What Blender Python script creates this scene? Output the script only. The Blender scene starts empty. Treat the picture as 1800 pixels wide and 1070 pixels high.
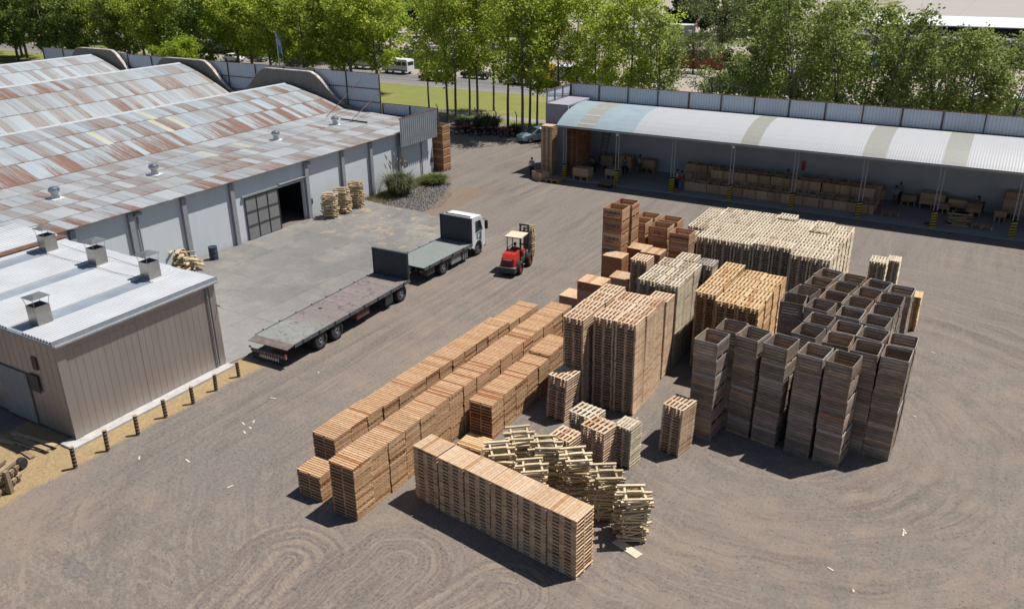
import bpy, math, random
from math import sin, cos, pi, radians, atan2, hypot, sqrt
random.seed(7)
C = bpy.context.scene.collection
S = bpy.context.scene
# ------------------------------------------------------------------ camera, sky, sun, exposure
# world axes follow the yard: +X along the arched shed, +Y along the long warehouse wall
CAM_H, CAM_F, CAM_P, CAM_R, CAM_Y = 19.1614, 1462.57, radians(23.0892), radians(-0.488), radians(30.5)
cam_d = bpy.data.cameras.new('camera'); cam = bpy.data.objects.new('camera', cam_d); C.objects.link(cam)
cam_d.sensor_width = 36; cam_d.lens = 36*CAM_F/1800; cam_d.clip_end = 3000; cam_d.clip_start = .5
from mathutils import Matrix, Vector
cam.matrix_world = Matrix.Translation((0, 0, CAM_H)) @ Matrix.Rotation(CAM_Y, 4, 'Z') @ Matrix.Rotation(pi/2-CAM_P, 4, 'X') @ Matrix.Rotation(CAM_R, 4, 'Z')
S.camera = cam
S.render.resolution_x = 1024; S.render.resolution_y = 608
SUN_EL = radians(64.5); SUN_D = Vector((.65, .76, 0)).normalized()
w = bpy.data.worlds.new("World"); S.world = w; w.use_nodes = True
sky = w.node_tree.nodes.new('ShaderNodeTexSky'); sky.sky_type = 'NISHITA'; sky.sun_disc = False
sky.sun_elevation = SUN_EL; sky.sun_rotation = atan2(SUN_D.x, SUN_D.y); sky.altitude = 700; sky.dust_density = 1.2
bg = w.node_tree.nodes['Background']; bg.inputs[1].default_value = .062
w.node_tree.links.new(sky.outputs[0], bg.inputs[0])
ld = bpy.data.lights.new('sun', 'SUN'); ld.energy = 5.0; ld.angle = radians(.55); ld.color = (1, .955, .89)
sun = bpy.data.objects.new('sun', ld); C.objects.link(sun)
to_sun = Vector((SUN_D.x*cos(SUN_EL), SUN_D.y*cos(SUN_EL), sin(SUN_EL)))
sun.rotation_euler = to_sun.to_track_quat('Z', 'Y').to_euler(); sun.location = (0, 0, 60)
S.view_settings.view_transform = 'Standard'; S.view_settings.look = 'None'; S.view_settings.exposure = .40; S.view_settings.gamma = 1
S.render.engine = 'CYCLES'

def G(px, py, z=0.0):
    """yard coordinates of the point seen at photo pixel (px,py) at height z"""
    a = px-900; b = py-535; cr, sr = cos(CAM_R), sin(CAM_R)
    u = (a*cr+b*sr)/CAM_F; v = (-a*sr+b*cr)/CAM_F
    d = (u, cos(CAM_P)-v*sin(CAM_P), -sin(CAM_P)-v*cos(CAM_P)); t = (z-CAM_H)/d[2]
    x, y = d[0]*t, d[1]*t
    return (x*cos(CAM_Y)-y*sin(CAM_Y), x*sin(CAM_Y)+y*cos(CAM_Y))

# ------------------------------------------------------------------ node helpers
KA = .76   # all surface colours are scaled by this and the exposure raised to match
class N:
    """small wrapper: build a material's nodes with python expressions"""
    def __init__(s, name):
        s.m = bpy.data.materials.new(name); s.m.use_nodes = True; s.t = s.m.node_tree
        s.b = s.t.nodes['Principled BSDF']; s.out = s.t.nodes['Material Output']
        s._tc = None
    def new(s, k): return s.t.nodes.new(k)
    def put(s, inp, v):
        if isinstance(v, bpy.types.NodeSocket): s.t.links.new(v, inp)
        elif isinstance(v, (tuple, list)) and len(v) == 3 and inp.type == 'RGBA': inp.default_value = (*v, 1)
        else: inp.default_value = v
    def M(s, op, a, b=0.0, c=0.0, clamp=False):
        n = s.new('ShaderNodeMath'); n.operation = op; n.use_clamp = clamp
        s.put(n.inputs[0], a); s.put(n.inputs[1], b)
        if op in ('MULTIPLY_ADD', 'SMOOTH_MIN', 'COMPARE', 'WRAP'): s.put(n.inputs[2], c)
        return n.outputs[0]
    def obj(s):
        if not s._tc: s._tc = s.new('ShaderNodeTexCoord')
        return s._tc.outputs['Object']
    def uv(s):
        if not s._tc: s._tc = s.new('ShaderNodeTexCoord')
        return s._tc.outputs['UV']
    def sep(s, v):
        n = s.new('ShaderNodeSeparateXYZ'); s.put(n.inputs[0], v); return n.outputs
    def comb(s, x, y, z=0.0):
        n = s.new('ShaderNodeCombineXYZ')
        for i, q in enumerate((x, y, z)): s.put(n.inputs[i], q)
        return n.outputs[0]
    def mapv(s, v, sc=(1, 1, 1), rz=0, loc=(0, 0, 0)):
        n = s.new('ShaderNodeMapping'); s.put(n.inputs[0], v); n.inputs['Scale'].default_value = sc
        n.inputs['Rotation'].default_value = (0, 0, rz); n.inputs['Location'].default_value = loc; return n.outputs[0]
    def noise(s, v, sc, det=4, rough=.55, dist=0):
        n = s.new('ShaderNodeTexNoise'); s.put(n.inputs['Vector'], v); n.inputs['Scale'].default_value = sc
        n.inputs['Detail'].default_value = det; n.inputs['Roughness'].default_value = rough; n.inputs['Distortion'].default_value = dist
        return n.outputs[0]
    def voro(s, v, sc, feat='F1', out=0):
        n = s.new('ShaderNodeTexVoronoi'); s.put(n.inputs['Vector'], v); n.inputs['Scale'].default_value = sc; n.feature = feat
        return n.outputs[out]
    def white(s, v):
        n = s.new('ShaderNodeTexWhiteNoise'); n.noise_dimensions = '3D'; s.put(n.inputs[0], v); return n.outputs[0]
    def ramp(s, f, stops, interp='LINEAR'):
        n = s.new('ShaderNodeValToRGB'); s.put(n.inputs[0], f); e = n.color_ramp; e.interpolation = interp
        while len(e.elements) < len(stops): e.elements.new(.5)
        for q, (p, c) in zip(e.elements, stops):
            q.position = p; q.color = (*c, 1) if isinstance(c, (tuple, list)) else (c, c, c, 1)
        return n.outputs[0]
    def mix(s, f, a, b, mode='MIX'):
        n = s.new('ShaderNodeMix'); n.data_type = 'RGBA'; n.blend_type = mode; n.clamp_factor = True
        s.put(n.inputs[0], f); s.put(n.inputs[6], a); s.put(n.inputs[7], b); return n.outputs[2]
    def step(s, x, a, b):
        n = s.new('ShaderNodeMapRange'); n.interpolation_type = 'SMOOTHSTEP'; s.put(n.inputs[0], x)
        s.put(n.inputs[1], a); s.put(n.inputs[2], b); return n.outputs[0]
    def box(s, x, y, x0, x1, y0, y1, e=.3):
        a = s.M('MULTIPLY', s.step(x, x0-e, x0+e), s.M('SUBTRACT', 1, s.step(x, x1-e, x1+e)))
        b = s.M('MULTIPLY', s.step(y, y0-e, y0+e), s.M('SUBTRACT', 1, s.step(y, y1-e, y1+e)))
        return s.M('MULTIPLY', a, b)
    def island(s): return s.new('ShaderNodeNewGeometry').outputs['Random Per Island']
    def orand(s): return s.new('ShaderNodeObjectInfo').outputs['Random']
    def bump(s, h, st=.3, d=.02):
        n = s.new('ShaderNodeBump'); s.put(n.inputs['Height'], h); n.inputs['Strength'].default_value = st
        n.inputs['Distance'].default_value = d; s.t.links.new(n.outputs[0], s.b.inputs['Normal'])
    def done(s, col, rough=.8, metal=0.0, spec=None):
        col = s.mix(1, col, (KA, KA, KA), 'MULTIPLY')
        s.put(s.b.inputs['Base Color'], col); s.put(s.b.inputs['Roughness'], rough); s.put(s.b.inputs['Metallic'], metal)
        if spec is not None: s.b.inputs['Specular IOR Level'].default_value = spec
        return s.m

def mul3(c, k): return tuple(min(1, q*k) for q in c)
def wood(name, a, b, c=None, rough=.85, grain=(.72, 1.18), gs=(2.5, 2.5, 9), ov=.3):
    n = N(name); r = n.M('FRACT', n.M('ADD', n.island(), n.M('MULTIPLY', n.orand(), 5.37))); o = n.obj()
    col = n.mix(r, a, b)
    if c: col = n.mix(n.step(n.M('FRACT', n.M('MULTIPLY', r, 7.31)), .88, .93), col, c)
    g = n.noise(n.mapv(o, gs), 2.3, 4, .75)
    col = n.mix(1, col, n.ramp(g, [(.3, grain[0]), (.7, grain[1])]), 'MULTIPLY')
    k = n.M('MULTIPLY_ADD', n.orand(), ov, 1-ov*.5)
    col = n.mix(1, col, n.comb(k, k, k), 'MULTIPLY')
    return n.done(col, rough, spec=.25)
def plain(name, col, rough=.6, metal=0.0, var=.12, sc=3.0):
    n = N(name)
    f = n.noise(n.obj(), sc, 4, .6)
    return n.done(n.mix(1, col, n.ramp(f, [(.3, 1-var), (.7, 1+var)]), 'MULTIPLY'), rough, metal)

# wood families
W_ORANGE = wood('orange pine', (.69, .455, .265), (.58, .335, .18), (.42, .18, .085))
W_PINK = wood('pink pine', (.70, .51, .345), (.62, .41, .25), (.48, .26, .13))
W_NAT = wood('natural pine', (.74, .56, .40), (.66, .45, .29), (.50, .28, .16))
W_PALE = wood('pale sun bleached pine', (.73, .635, .485), (.60, .49, .355), (.44, .33, .22))
W_AMBER = wood('amber pine', (.72, .51, .30), (.64, .40, .20), (.50, .26, .11))
W_GREY = wood('grey old wood', (.33, .29, .255), (.24, .205, .18), (.40, .33, .26), .9, (.6, 1.25), (1.2, 1.2, 10))
W_WEATH = wood('weathered crate wood', (.40, .315, .25), (.27, .205, .16), (.50, .33, .20), .9, (.5, 1.35), (1.2, 1.2, 10), .5)
W_WEATH2 = wood('rim of weathered wood', (.52, .48, .44), (.36, .31, .27), (.46, .22, .12), .9, (.6, 1.25), (1.2, 1.2, 10))
W_BIN = wood('orange bin wood', (.60, .36, .21), (.48, .25, .13), (.36, .16, .07), ov=.4)
W_BROWN = wood('brown bin wood', (.42, .22, .11), (.33, .15, .065), (.50, .32, .18))
W_LID = wood('pale box boards', (.66, .46, .30), (.58, .36, .21), (.46, .26, .14))
W_PINKBOX = wood('pink box boards', (.56, .36, .27), (.48, .27, .19), (.38, .19, .12))
W_BATT = wood('yellowish batten', (.76, .63, .43), (.64, .50, .31), (.48, .33, .18))
W_PLANK = wood('old planks', (.36, .27, .18), (.24, .17, .11), (.45, .34, .22))
MAT = dict(
    black=plain('black rubber', (.02, .02, .021), .85), dark=plain('dark paint', (.035, .04, .045), .5), steel=plain('dull steel', (.30, .31, .32), .45, .5),
    rim=plain('wheel rim', (.5, .5, .5), .4, .4), white=plain('white paint', (.78, .79, .78), .4), grey=plain('grey paint', (.27, .28, .29), .6),
    red=plain('red paint', (.55, .035, .02), .35), yellow=plain('yellow paint', (.62, .42, .03), .6), glass=plain('dark glass', (.02, .03, .035), .12),
    skin=plain('skin', (.34, .18, .11), .7), hair=plain('hair', (.015, .012, .01), .8), post=plain('galvanized post', (.36, .38, .40), .5, .3),
    rust=plain('rusty steel', (.15, .075, .05), .9, 0, .4), navy=plain('navy plastic', (.03, .05, .09), .5), cream=plain('cream board', (.66, .58, .42), .7),
    orangep=plain('orange paint', (.65, .16, .04), .5), teal=plain('teal print', (.05, .28, .27), .5), silver=plain('silver blue paint', (.33, .42, .47), .3, .3),
    greenp=plain('green panel', (.05, .16, .12), .5), blue=plain('blue paint', (.06, .16, .35), .5), lamp=plain('lamp lens', (.5, .08, .04), .3), bronze=plain('door metal', (.2, .19, .18), .5, .3))

# ------------------------------------------------------------------ mesh builder
class MB:
    def __init__(s): s.v = []; s.f = []; s.m = []; s.uvs = None
    def quad(s, pts, mat=0):
        i = len(s.v); s.v += [tuple(p) for p in pts]; s.f.append(tuple(range(i, i+len(pts)))); s.m.append(mat)
    def box(s, x0, x1, y0, y1, z0, z1, mat=0, rot=0, c=None, tilt=None):
        i = len(s.v); P = [(x, y, z) for z in (z0, z1) for (x, y) in ((x0, y0), (x1, y0), (x1, y1), (x0, y1))]
        if rot:
            cx, cy = c if c else ((x0+x1)/2, (y0+y1)/2); k, q = cos(rot), sin(rot)
            P = [(cx+(x-cx)*k-(y-cy)*q, cy+(x-cx)*q+(y-cy)*k, z) for x, y, z in P]
        s.v += P
        for q in ((0, 3, 2, 1), (4, 5, 6, 7), (0, 1, 5, 4), (1, 2, 6, 5), (2, 3, 7, 6), (3, 0, 4, 7)):
            s.f.append(tuple(i+k for k in q)); s.m.append(mat)
        return s
    def hexa(s, P, mat=0):
        i = len(s.v); s.v += [tuple(p) for p in P]
        for q in ((0, 3, 2, 1), (4, 5, 6, 7), (0, 1, 5, 4), (1, 2, 6, 5), (2, 3, 7, 6), (3, 0, 4, 7)):
            s.f.append(tuple(i+k for k in q)); s.m.append(mat)
        return s
    def tube(s, pts, rad, n=6, mat=0, cap=True):
        """pts list of 3d points, rad number or list"""
        if not isinstance(rad, (list, tuple)): rad = [rad]*len(pts)
        i0 = len(s.v); pv = [Vector(p) for p in pts]
        for k, p in enumerate(pv):
            d = (pv[min(k+1, len(pv)-1)]-pv[max(k-1, 0)]).normalized()
            a = d.cross(Vector((0, 0, 1)) if abs(d.z) < .9 else Vector((1, 0, 0))).normalized(); b = d.cross(a)
            for j in range(n):
                t = 2*pi*j/n; s.v.append(tuple(p+a*(rad[k]*cos(t))+b*(rad[k]*sin(t))))
        for k in range(len(pv)-1):
            for j in range(n):
                s.f.append((i0+k*n+j, i0+k*n+(j+1) % n, i0+(k+1)*n+(j+1) % n, i0+(k+1)*n+j)); s.m.append(mat)
        if cap:
            s.f.append(tuple(i0+j for j in range(n))[::-1]); s.m.append(mat)
            s.f.append(tuple(i0+(len(pv)-1)*n+j for j in range(n))); s.m.append(mat)
        return s
    def lathe(s, prof, n=16, axis='Z', c=(0, 0, 0), mat=0):
        """prof list of (r, h); closed at both ends when r=0"""
        i0 = len(s.v)
        for r, h in prof:
            for j in range(n):
                t = 2*pi*j/n; a, b = r*cos(t), r*sin(t)
                p = (a, b, h) if axis == 'Z' else ((h, a, b) if axis == 'X' else (a, h, b))
                s.v.append((c[0]+p[0], c[1]+p[1], c[2]+p[2]))
        for k in range(len(prof)-1):
            for j in range(n):
                s.f.append((i0+k*n+j, i0+k*n+(j+1) % n, i0+(k+1)*n+(j+1) % n, i0+(k+1)*n+j)); s.m.append(mat)
        return s
    def prism(s, poly, a0, a1, axis='X', mat=0):
        """polygon in the plane normal to axis, extruded a0..a1"""
        def P(p, a): return (a, p[0], p[1]) if axis == 'X' else ((p[0], a, p[1]) if axis == 'Y' else (p[0], p[1], a))
        i = len(s.v); n = len(poly); s.v += [P(p, a0) for p in poly]+[P(p, a1) for p in poly]
        s.f.append(tuple(range(i, i+n))); s.m.append(mat); s.f.append(tuple(range(i+n, i+2*n))[::-1]); s.m.append(mat)
        for k in range(n):
            s.f.append((i+k, i+(k+1) % n, i+n+(k+1) % n, i+n+k)); s.m.append(mat)
        return s
    def mesh(s, name, mats, smooth=False):
        me = bpy.data.meshes.new(name); me.from_pydata(s.v, [], s.f)
        if not isinstance(mats, (list, tuple)): mats = [mats]
        for m in mats: me.materials.append(m)
        if len(mats) > 1: me.polygons.foreach_set('material_index', s.m)
        if smooth: me.polygons.foreach_set('use_smooth', [True]*len(s.f))
        me.update()
        return me
    def build(s, name, mats, parent=None, loc=(0, 0, 0), rz=0, smooth=False):
        return mobj(name, s.mesh(name, mats, smooth), parent, loc, rz)
def fixn(me):
    import bmesh
    b = bmesh.new(); b.from_mesh(me); bmesh.ops.recalc_face_normals(b, faces=b.faces); b.to_mesh(me); b.free()
def mobj(name, me, parent=None, loc=(0, 0, 0), rz=0):
    o = bpy.data.objects.new(name, me); C.objects.link(o); o.location = loc
    if rz: o.rotation_euler = (0, 0, rz)
    if parent: o.parent = parent
    return o
def tag(o, label=None, cat=None, group=None, kind=None):
    if label: o['label'] = label
    if cat: o['category'] = cat
    if group: o['group'] = group
    if kind: o['kind'] = kind
    return o
def thing(name, label, cat, loc=(0, 0, 0), rz=0, group=None):
    o = bpy.data.objects.new(name, None); C.objects.link(o); o.location = loc; o.rotation_euler = (0, 0, rz); o.empty_display_size = .2
    return tag(o, label, cat, group)
def kids(o): return [c for c in C.objects if c.parent == o]
def dup(root, loc, rz=None, label=None, group=None, ch=None):
    r = root.copy(); C.objects.link(r); r.location = loc
    if rz is not None: r.rotation_euler = (0, 0, rz)
    if label: r['label'] = label
    if group: r['group'] = group
    for c0 in (ch if ch is not None else root.children):
        c = c0.copy(); C.objects.link(c); c.parent = r
        for g0 in c0.children:
            g = g0.copy(); C.objects.link(g); g.parent = c
    return r
def struct(name, mb, mat, **k): return tag(mb.build(name, mat, **k), kind='structure')
def text_mesh(txt, size, mat, ext=.004, name='lettering'):
    cu = bpy.data.curves.new('t', 'FONT'); cu.body = txt; cu.size = size; cu.extrude = ext; cu.align_x = 'CENTER'; cu.align_y = 'CENTER'; cu.offset = size*.012
    o = bpy.data.objects.new('t', cu); C.objects.link(o); bpy.context.view_layer.update()
    me = bpy.data.meshes.new_from_object(o.evaluated_get(bpy.context.evaluated_depsgraph_get())); me.name = name
    bpy.data.objects.remove(o); me.materials.clear(); me.materials.append(mat); return me
ORD = ['topmost', 'second from the top', 'third from the top', 'fourth from the top', 'fifth from the top', 'sixth from the top', 'seventh from the top', 'eighth from the top', 'ninth from the top', 'tenth from the top', 'eleventh from the top', 'twelfth from the top', 'thirteenth from the top', 'fourteenth from the top', 'fifteenth from the top', 'sixteenth from the top', 'seventeenth from the top', 'eighteenth from the top']
NTH = ['first', 'second', 'third', 'fourth', 'fifth', 'sixth', 'seventh', 'eighth', 'ninth', 'tenth', 'eleventh', 'twelfth', 'thirteenth', 'fourteenth', 'fifteenth', 'sixteenth', 'seventeenth', 'eighteenth', 'nineteenth', 'twentieth']
def nth(k): return NTH[k] if k < 20 else ('twenty-%s' % NTH[k-20] if k < 29 else 'thirtieth')
def rank(k, n): return 'bottom one' if k == n-1 else (ORD[k] if k < len(ORD) else '%dth from the top' % (k+1))
# ------------------------------------------------------------------ ground
def _dir(a, b):
    p, q = G(*a), G(*b); l = hypot(q[0]-p[0], q[1]-p[1]); return ((q[0]-p[0])/l, (q[1]-p[1])/l)
RG = [(G(505, 985), _dir((610, 953), (523, 1058)), 2.3, 2.6), (G(700, 990), _dir((720, 960), (600, 1060)), 2.35, 2.6), (G(890, 1045), _dir((900, 1010), (800, 1068)), 1.9, 2.7)]
RINGS = [(*q, *d, r_, f_) for q, d, r_, f_ in RG]
def ground_mat():
    n = N('yard dirt'); o = n.obj(); x, y, z = n.sep(o)
    fine = n.noise(o, 5.5, 6, .75); med = n.noise(o, .8, 5, .6); big = n.noise(o, .09, 4, .6)
    sand = n.mix(med, (.300, .240, .192), (.240, .192, .157)); gravel = n.mix(fine, (.150, .136, .128), (.275, .242, .214))
    f = n.step(n.M('ADD', n.M('MULTIPLY', med, .55), n.M('MULTIPLY', big, .75)), .52, .78)
    # the far part of the yard is greyer gravel, the near part sandier
    far = n.step(n.M('ADD', y, n.M('MULTIPLY', med, 14)), 36, 60)
    col = n.mix(n.M('MAXIMUM', f, n.M('MULTIPLY', far, .8)), sand, gravel)
    # wheel tracks: straight along the lane, curved round the stacks, rings where trucks turn
    lane = n.noise(n.mapv(o, (1.7, .05, 1), loc=(3, 0, 0)), 1.0, 6, .72, .25)
    lane2 = n.noise(n.mapv(o, (.9, .07, 1), rz=.12), 1.0, 5, .7, .3)
    def polar(cx, cy, fr, wob, dist=.2):
        dx = n.M('SUBTRACT', x, cx); dy = n.M('SUBTRACT', y, cy)
        r = n.M('SQRT', n.M('ADD', n.M('MULTIPLY', dx, dx), n.M('MULTIPLY', dy, dy)))
        r2 = n.M('ADD', r, n.M('MULTIPLY', n.noise(o, .35, 2), wob))
        dxn = n.M('DIVIDE', dx, r); dyn = n.M('DIVIDE', dy, r)
        return r, n.noise(n.comb(n.M('MULTIPLY', r2, fr), n.M('MULTIPLY', dxn, .9), n.M('MULTIPLY', dyn, .9)), 1.0, 6, .7, dist)
    r1, p1 = polar(-6, 33, 1.15, 1.2)
    ml = n.box(x, y, -31, -14, 8, 60, 3); mlane = n.M('MULTIPLY', ml, n.step(n.M('ADD', y, n.M('MULTIPLY', x, .6)), 4, 10))
    tr = n.mix(n.step(y, 44, 54), n.mix(mlane, p1, lane), lane2)
    tr = n.mix(n.step(x, -11, -6), n.mix(n.step(y, 20, 30), lane, tr), n.mix(n.step(y, 52, 62), p1, lane2))
    tr = n.mix(n.M('SUBTRACT', 1, n.step(y, 17, 23)), tr, n.mix(.5, p1, lane))
    tw = n.M('MULTIPLY', n.step(tr, .44, .64), n.M('MULTIPLY_ADD', n.step(n.noise(o, .16, 3, .6), .38, .62), .6, .34))
    col = n.mix(tw, col, n.mix(fine, (.105, .094, .090), (.235, .200, .172)))
    col = n.mix(n.M('MULTIPLY', n.M('SUBTRACT', 1, n.step(tr, .28, .43)), .35), col, (.33, .268, .212))
    ringsum = None
    for cx, cy, dx_, dy_, r1_, fr in RINGS:
        # U shaped turning marks: distance to a half line that runs back along the legs
        ux = n.M('SUBTRACT', x, cx); uy = n.M('SUBTRACT', y, cy)
        al = n.M('ADD', n.M('MULTIPLY', ux, dx_), n.M('MULTIPLY', uy, dy_)); ac = n.M('ADD', n.M('MULTIPLY', ux, -dy_), n.M('MULTIPLY', uy, dx_))
        alc = n.M('MINIMUM', al, 0.0); r = n.M('SQRT', n.M('ADD', n.M('MULTIPLY', alc, alc), n.M('MULTIPLY', ac, ac)))
        r = n.M('ADD', r, n.M('MULTIPLY_ADD', n.noise(o, .45, 2, .5), .9, -.45))
        p = n.noise(n.comb(n.M('MULTIPLY', r, fr), n.M('MULTIPLY', al, .12), cx), 1, 3, .6)
        edge = n.M('MULTIPLY', n.M('SUBTRACT', 1, n.step(r, r1_-.3, r1_)), n.M('SUBTRACT', 1, n.step(al, 2.5, 6.5)))
        edge = n.M('MULTIPLY', edge, n.M('MULTIPLY_ADD', n.step(n.noise(o, .5, 4, .65), .28, .46), .6, .4))
        col = n.mix(n.M('MULTIPLY', edge, .64), col, n.ramp(p, [(.34, (.325, .262, .206)), (.44, (.265, .215, .174)), (.50, (.155, .136, .127)), (.57, (.225, .187, .158)), (.66, (.325, .262, .206))]))
        g_ = n.M('MULTIPLY', edge, n.M('SUBTRACT', 1, n.step(n.M('ABSOLUTE', n.M('SUBTRACT', p, .5)), .02, .07)))
        ringsum = g_ if ringsum is None else n.M('MAXIMUM', ringsum, g_)
    # paired thin tread lines along the travel directions
    _, q1 = polar(-6, 33, 2.6, .9, .1); ln_l = n.noise(n.mapv(o, (2.9, .045, 1), loc=(7, 0, 0)), 1.0, 3, .6, .15); ln_f = n.noise(n.mapv(o, (.05, 2.2, 1), rz=.35), 1.0, 3, .6, .3)
    onr = n.M('MAXIMUM', n.step(x, -12, -7), n.M('SUBTRACT', 1, n.step(y, 19, 24))); tl = n.mix(onr, ln_l, q1); tl = n.mix(n.M('MULTIPLY', n.M('SUBTRACT', 1, n.step(y, 12, 20)), .5), tl, ln_f)
    brk = n.M('MULTIPLY', n.step(n.noise(o, .13, 4, .65), .44, .60), n.M('SUBTRACT', 1, ringsum))
    dkl = n.M('SUBTRACT', 1, n.step(n.M('ABSOLUTE', n.M('SUBTRACT', tl, .47)), .012, .035)); ltl = n.M('SUBTRACT', 1, n.step(n.M('ABSOLUTE', n.M('SUBTRACT', tl, .535)), .012, .035))
    col = n.mix(n.M('MULTIPLY', n.M('MULTIPLY', dkl, brk), .36), col, (.155, .135, .122)); col = n.mix(n.M('MULTIPLY', n.M('MULTIPLY', ltl, brk), .32), col, (.35, .285, .225))
    # thin light scratches
    th = n.step(n.M('ABSOLUTE', n.M('SUBTRACT', n.noise(n.mapv(o, (.8, .05, 1), rz=-.5), 1, 3, .5, .3), .5)), .0, .012)
    col = n.mix(n.M('MULTIPLY', n.M('SUBTRACT', 1, th), .16), col, (.33, .28, .225))
    # yellow sand by the metal shed
    nz = n.noise(o, .7, 5, .65)
    m = n.step(n.M('ADD', n.box(x, y, -35, -29.7, 10.5, 26.2, .9), n.M('MULTIPLY_ADD', nz, .7, -.35)), .45, .75)
    col = n.mix(m, col, n.mix(n.noise(o, 2.2, 5), (.46, .335, .165), (.29, .215, .135)))
    # reddish spoil round the planter, straw on it
    m2 = n.step(n.M('ADD', n.box(x, y, -40.5, -36.5, 49.5, 60, 1.2), n.M('MULTIPLY_ADD', nz, .8, -.4)), .5, .9)
    col = n.mix(n.M('MULTIPLY', m2, .75), col, n.mix(nz, (.27, .185, .125), (.19, .15, .12)))
    # beyond the road: sandy verge and pale lots
    m3 = n.step(n.M('ADD', y, n.M('MULTIPLY', big, 10)), 118, 126)
    lot = n.mix(n.noise(o, .06, 5, .6), (.50, .44, .40), (.34, .28, .22)); lot = n.mix(n.step(n.noise(o, .035, 3), .52, .6), lot, (.16, .19, .07))
    col = n.mix(m3, col, lot)
    # coarse specks: stones and chips
    sp = n.voro(o, 6.5); sr = n.white(n.mapv(n.voro(o, 6.5, 'F1', 2), (1, 1, 1)))
    col = n.mix(n.M('MULTIPLY', n.M('SUBTRACT', 1, n.step(sp, .1, .3)), .55), col, n.mix(sr, (.07, .064, .062), (.29, .26, .24)))
    sp2 = n.voro(o, 2.6); sm_ = n.M('MULTIPLY', n.M('SUBTRACT', 1, n.step(sp2, .05, .14)), n.step(med, .45, .6)); col = n.mix(n.M('MULTIPLY', sm_, .6), col, (.075, .068, .065))
    grit = n.M('MAXIMUM', n.M('MAXIMUM', tw, ringsum), n.M('MULTIPLY', n.M('MAXIMUM', f, n.M('MULTIPLY', far, .6)), .7))
    gn = n.M('MULTIPLY', n.noise(o, 7, 5, .9), 1.0); gs_ = n.ramp(gn, [(.36, .45), (.47, .95), (.56, 1.08), (.68, 1.4)])
    col = n.mix(n.M('MULTIPLY_ADD', grit, .75, .25), col, n.mix(1, col, gs_, 'MULTIPLY'))
    h = n.M('ADD', n.M('MULTIPLY', tr, .9), n.M('ADD', fine, n.M('MULTIPLY', sp, .35)))
    n.bump(h, .55, .05)
    return n.done(col, .95, spec=.1)
gm = ground_mat()
mb = MB(); R = 1600
mb.quad([(-R, -R, 0), (R, -R, 0), (R, R, 0), (-R, R, 0)])
struct('ground', mb, gm)
def sheet(name, poly, z, mat): mb = MB(); mb.quad([(x, y, z) for x, y in poly]); return struct(name, mb, mat)
def concrete_mat():
    n = N('concrete slab'); o = n.obj(); x, y, z = n.sep(o)
    big = n.noise(o, .22, 5, .6); fine = n.noise(o, 4, 6, .7)
    cell = n.comb(n.M('FLOOR', n.M('DIVIDE', n.M('ADD', x, 2.3), 3.6)), n.M('FLOOR', n.M('DIVIDE', n.M('ADD', y, .8), 4.4)))
    k = n.white(cell)
    col = n.mix(k, (.225, .217, .205), (.185, .183, .178))
    col = n.mix(n.step(big, .45, .68), col, (.29, .272, .243)); col = n.mix(n.M('MULTIPLY', n.step(n.noise(o, .55, 6, .75, .9), .50, .68), .7), col, (.165, .16, .16))
    col = n.mix(n.M('MULTIPLY', n.step(n.noise(n.mapv(o, (.5, 2.2, 1), rz=.4), .7, 5, .7), .6, .75), .5), col, (.14, .135, .13))
    # cement dust paler toward the near end, wood shavings at the far end
    col = n.mix(n.M('MULTIPLY', n.M('SUBTRACT', 1, n.step(y, 26, 36)), .45), col, (.36, .35, .33))
    shav = n.M('MULTIPLY', n.step(n.noise(o, .9, 5, .7), .52, .66), n.box(x, y, -44, -33, 43, 53, 2.5))
    col = n.mix(n.M('MULTIPLY', shav, .8), col, (.44, .33, .20))
    def joint(q, off, per):
        f = n.M('FRACT', n.M('DIVIDE', n.M('ADD', q, off), per)); return n.M('LESS_THAN', n.M('ABSOLUTE', n.M('SUBTRACT', f, .5)), .5)  # unused guard
    w1 = n.M('MULTIPLY', n.noise(o, .8, 3), .30)
    jx = n.M('ABSOLUTE', n.M('SUBTRACT', n.M('FRACT', n.M('DIVIDE', n.M('ADD', n.M('ADD', x, 2.3), w1), 3.6)), .5)); jy = n.M('ABSOLUTE', n.M('SUBTRACT', n.M('FRACT', n.M('DIVIDE', n.M('ADD', n.M('ADD', y, .8), w1), 4.4)), .5))
    j = n.M('MAXIMUM', n.step(jx, .489, .4935), n.step(jy, .490, .4945))
    col = n.mix(n.M('MULTIPLY', j, n.M('MULTIPLY_ADD', n.noise(o, .5, 3), .9, -.05)), col, (.12, .115, .105))
    k2 = n.M('MULTIPLY_ADD', fine, .5, .75); col = n.mix(1, col, n.comb(k2, k2, k2), 'MULTIPLY')
    return n.done(col, .85, spec=.2)
cm = concrete_mat()
mb = MB(); pts = [(-45.15, 22.4), (-31.7, 22.4), (-31.25, 26.5), (-31.4, 36), (-31.5, 47), (-33, 49.7), (-38.3, 51.25), (-41.5, 51.3), (-45.15, 51.9)]
mb.prism([(x, y) for x, y in pts], -.05, .06, 'Z'); struct('concrete_yard', mb, cm)
n_ = N('shed floor'); o_ = n_.obj(); sf = n_.done(n_.mix(n_.noise(o_, .5, 6, .7), (.30, .285, .27), (.40, .375, .35)), .85)
mb = MB(); mb.box(-36.2, 14, 65.9, 72.6, -.05, .035); struct('shed_floor', mb, sf)
n_ = N('asphalt'); o_ = n_.obj(); asp = n_.mix(n_.noise(n_.mapv(o_, (.1, 1.5, 1)), .6, 5, .7), (.115, .11, .11), (.20, .19, .185))
_, yy, _ = n_.sep(o_); asp = n_.mix(n_.step(n_.M('ABSOLUTE', n_.M('SUBTRACT', yy, 107.3)), 1.6, 1.9), n_.mix(.5, asp, (.25, .235, .22)), asp); am = n_.done(asp, .9)
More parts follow.
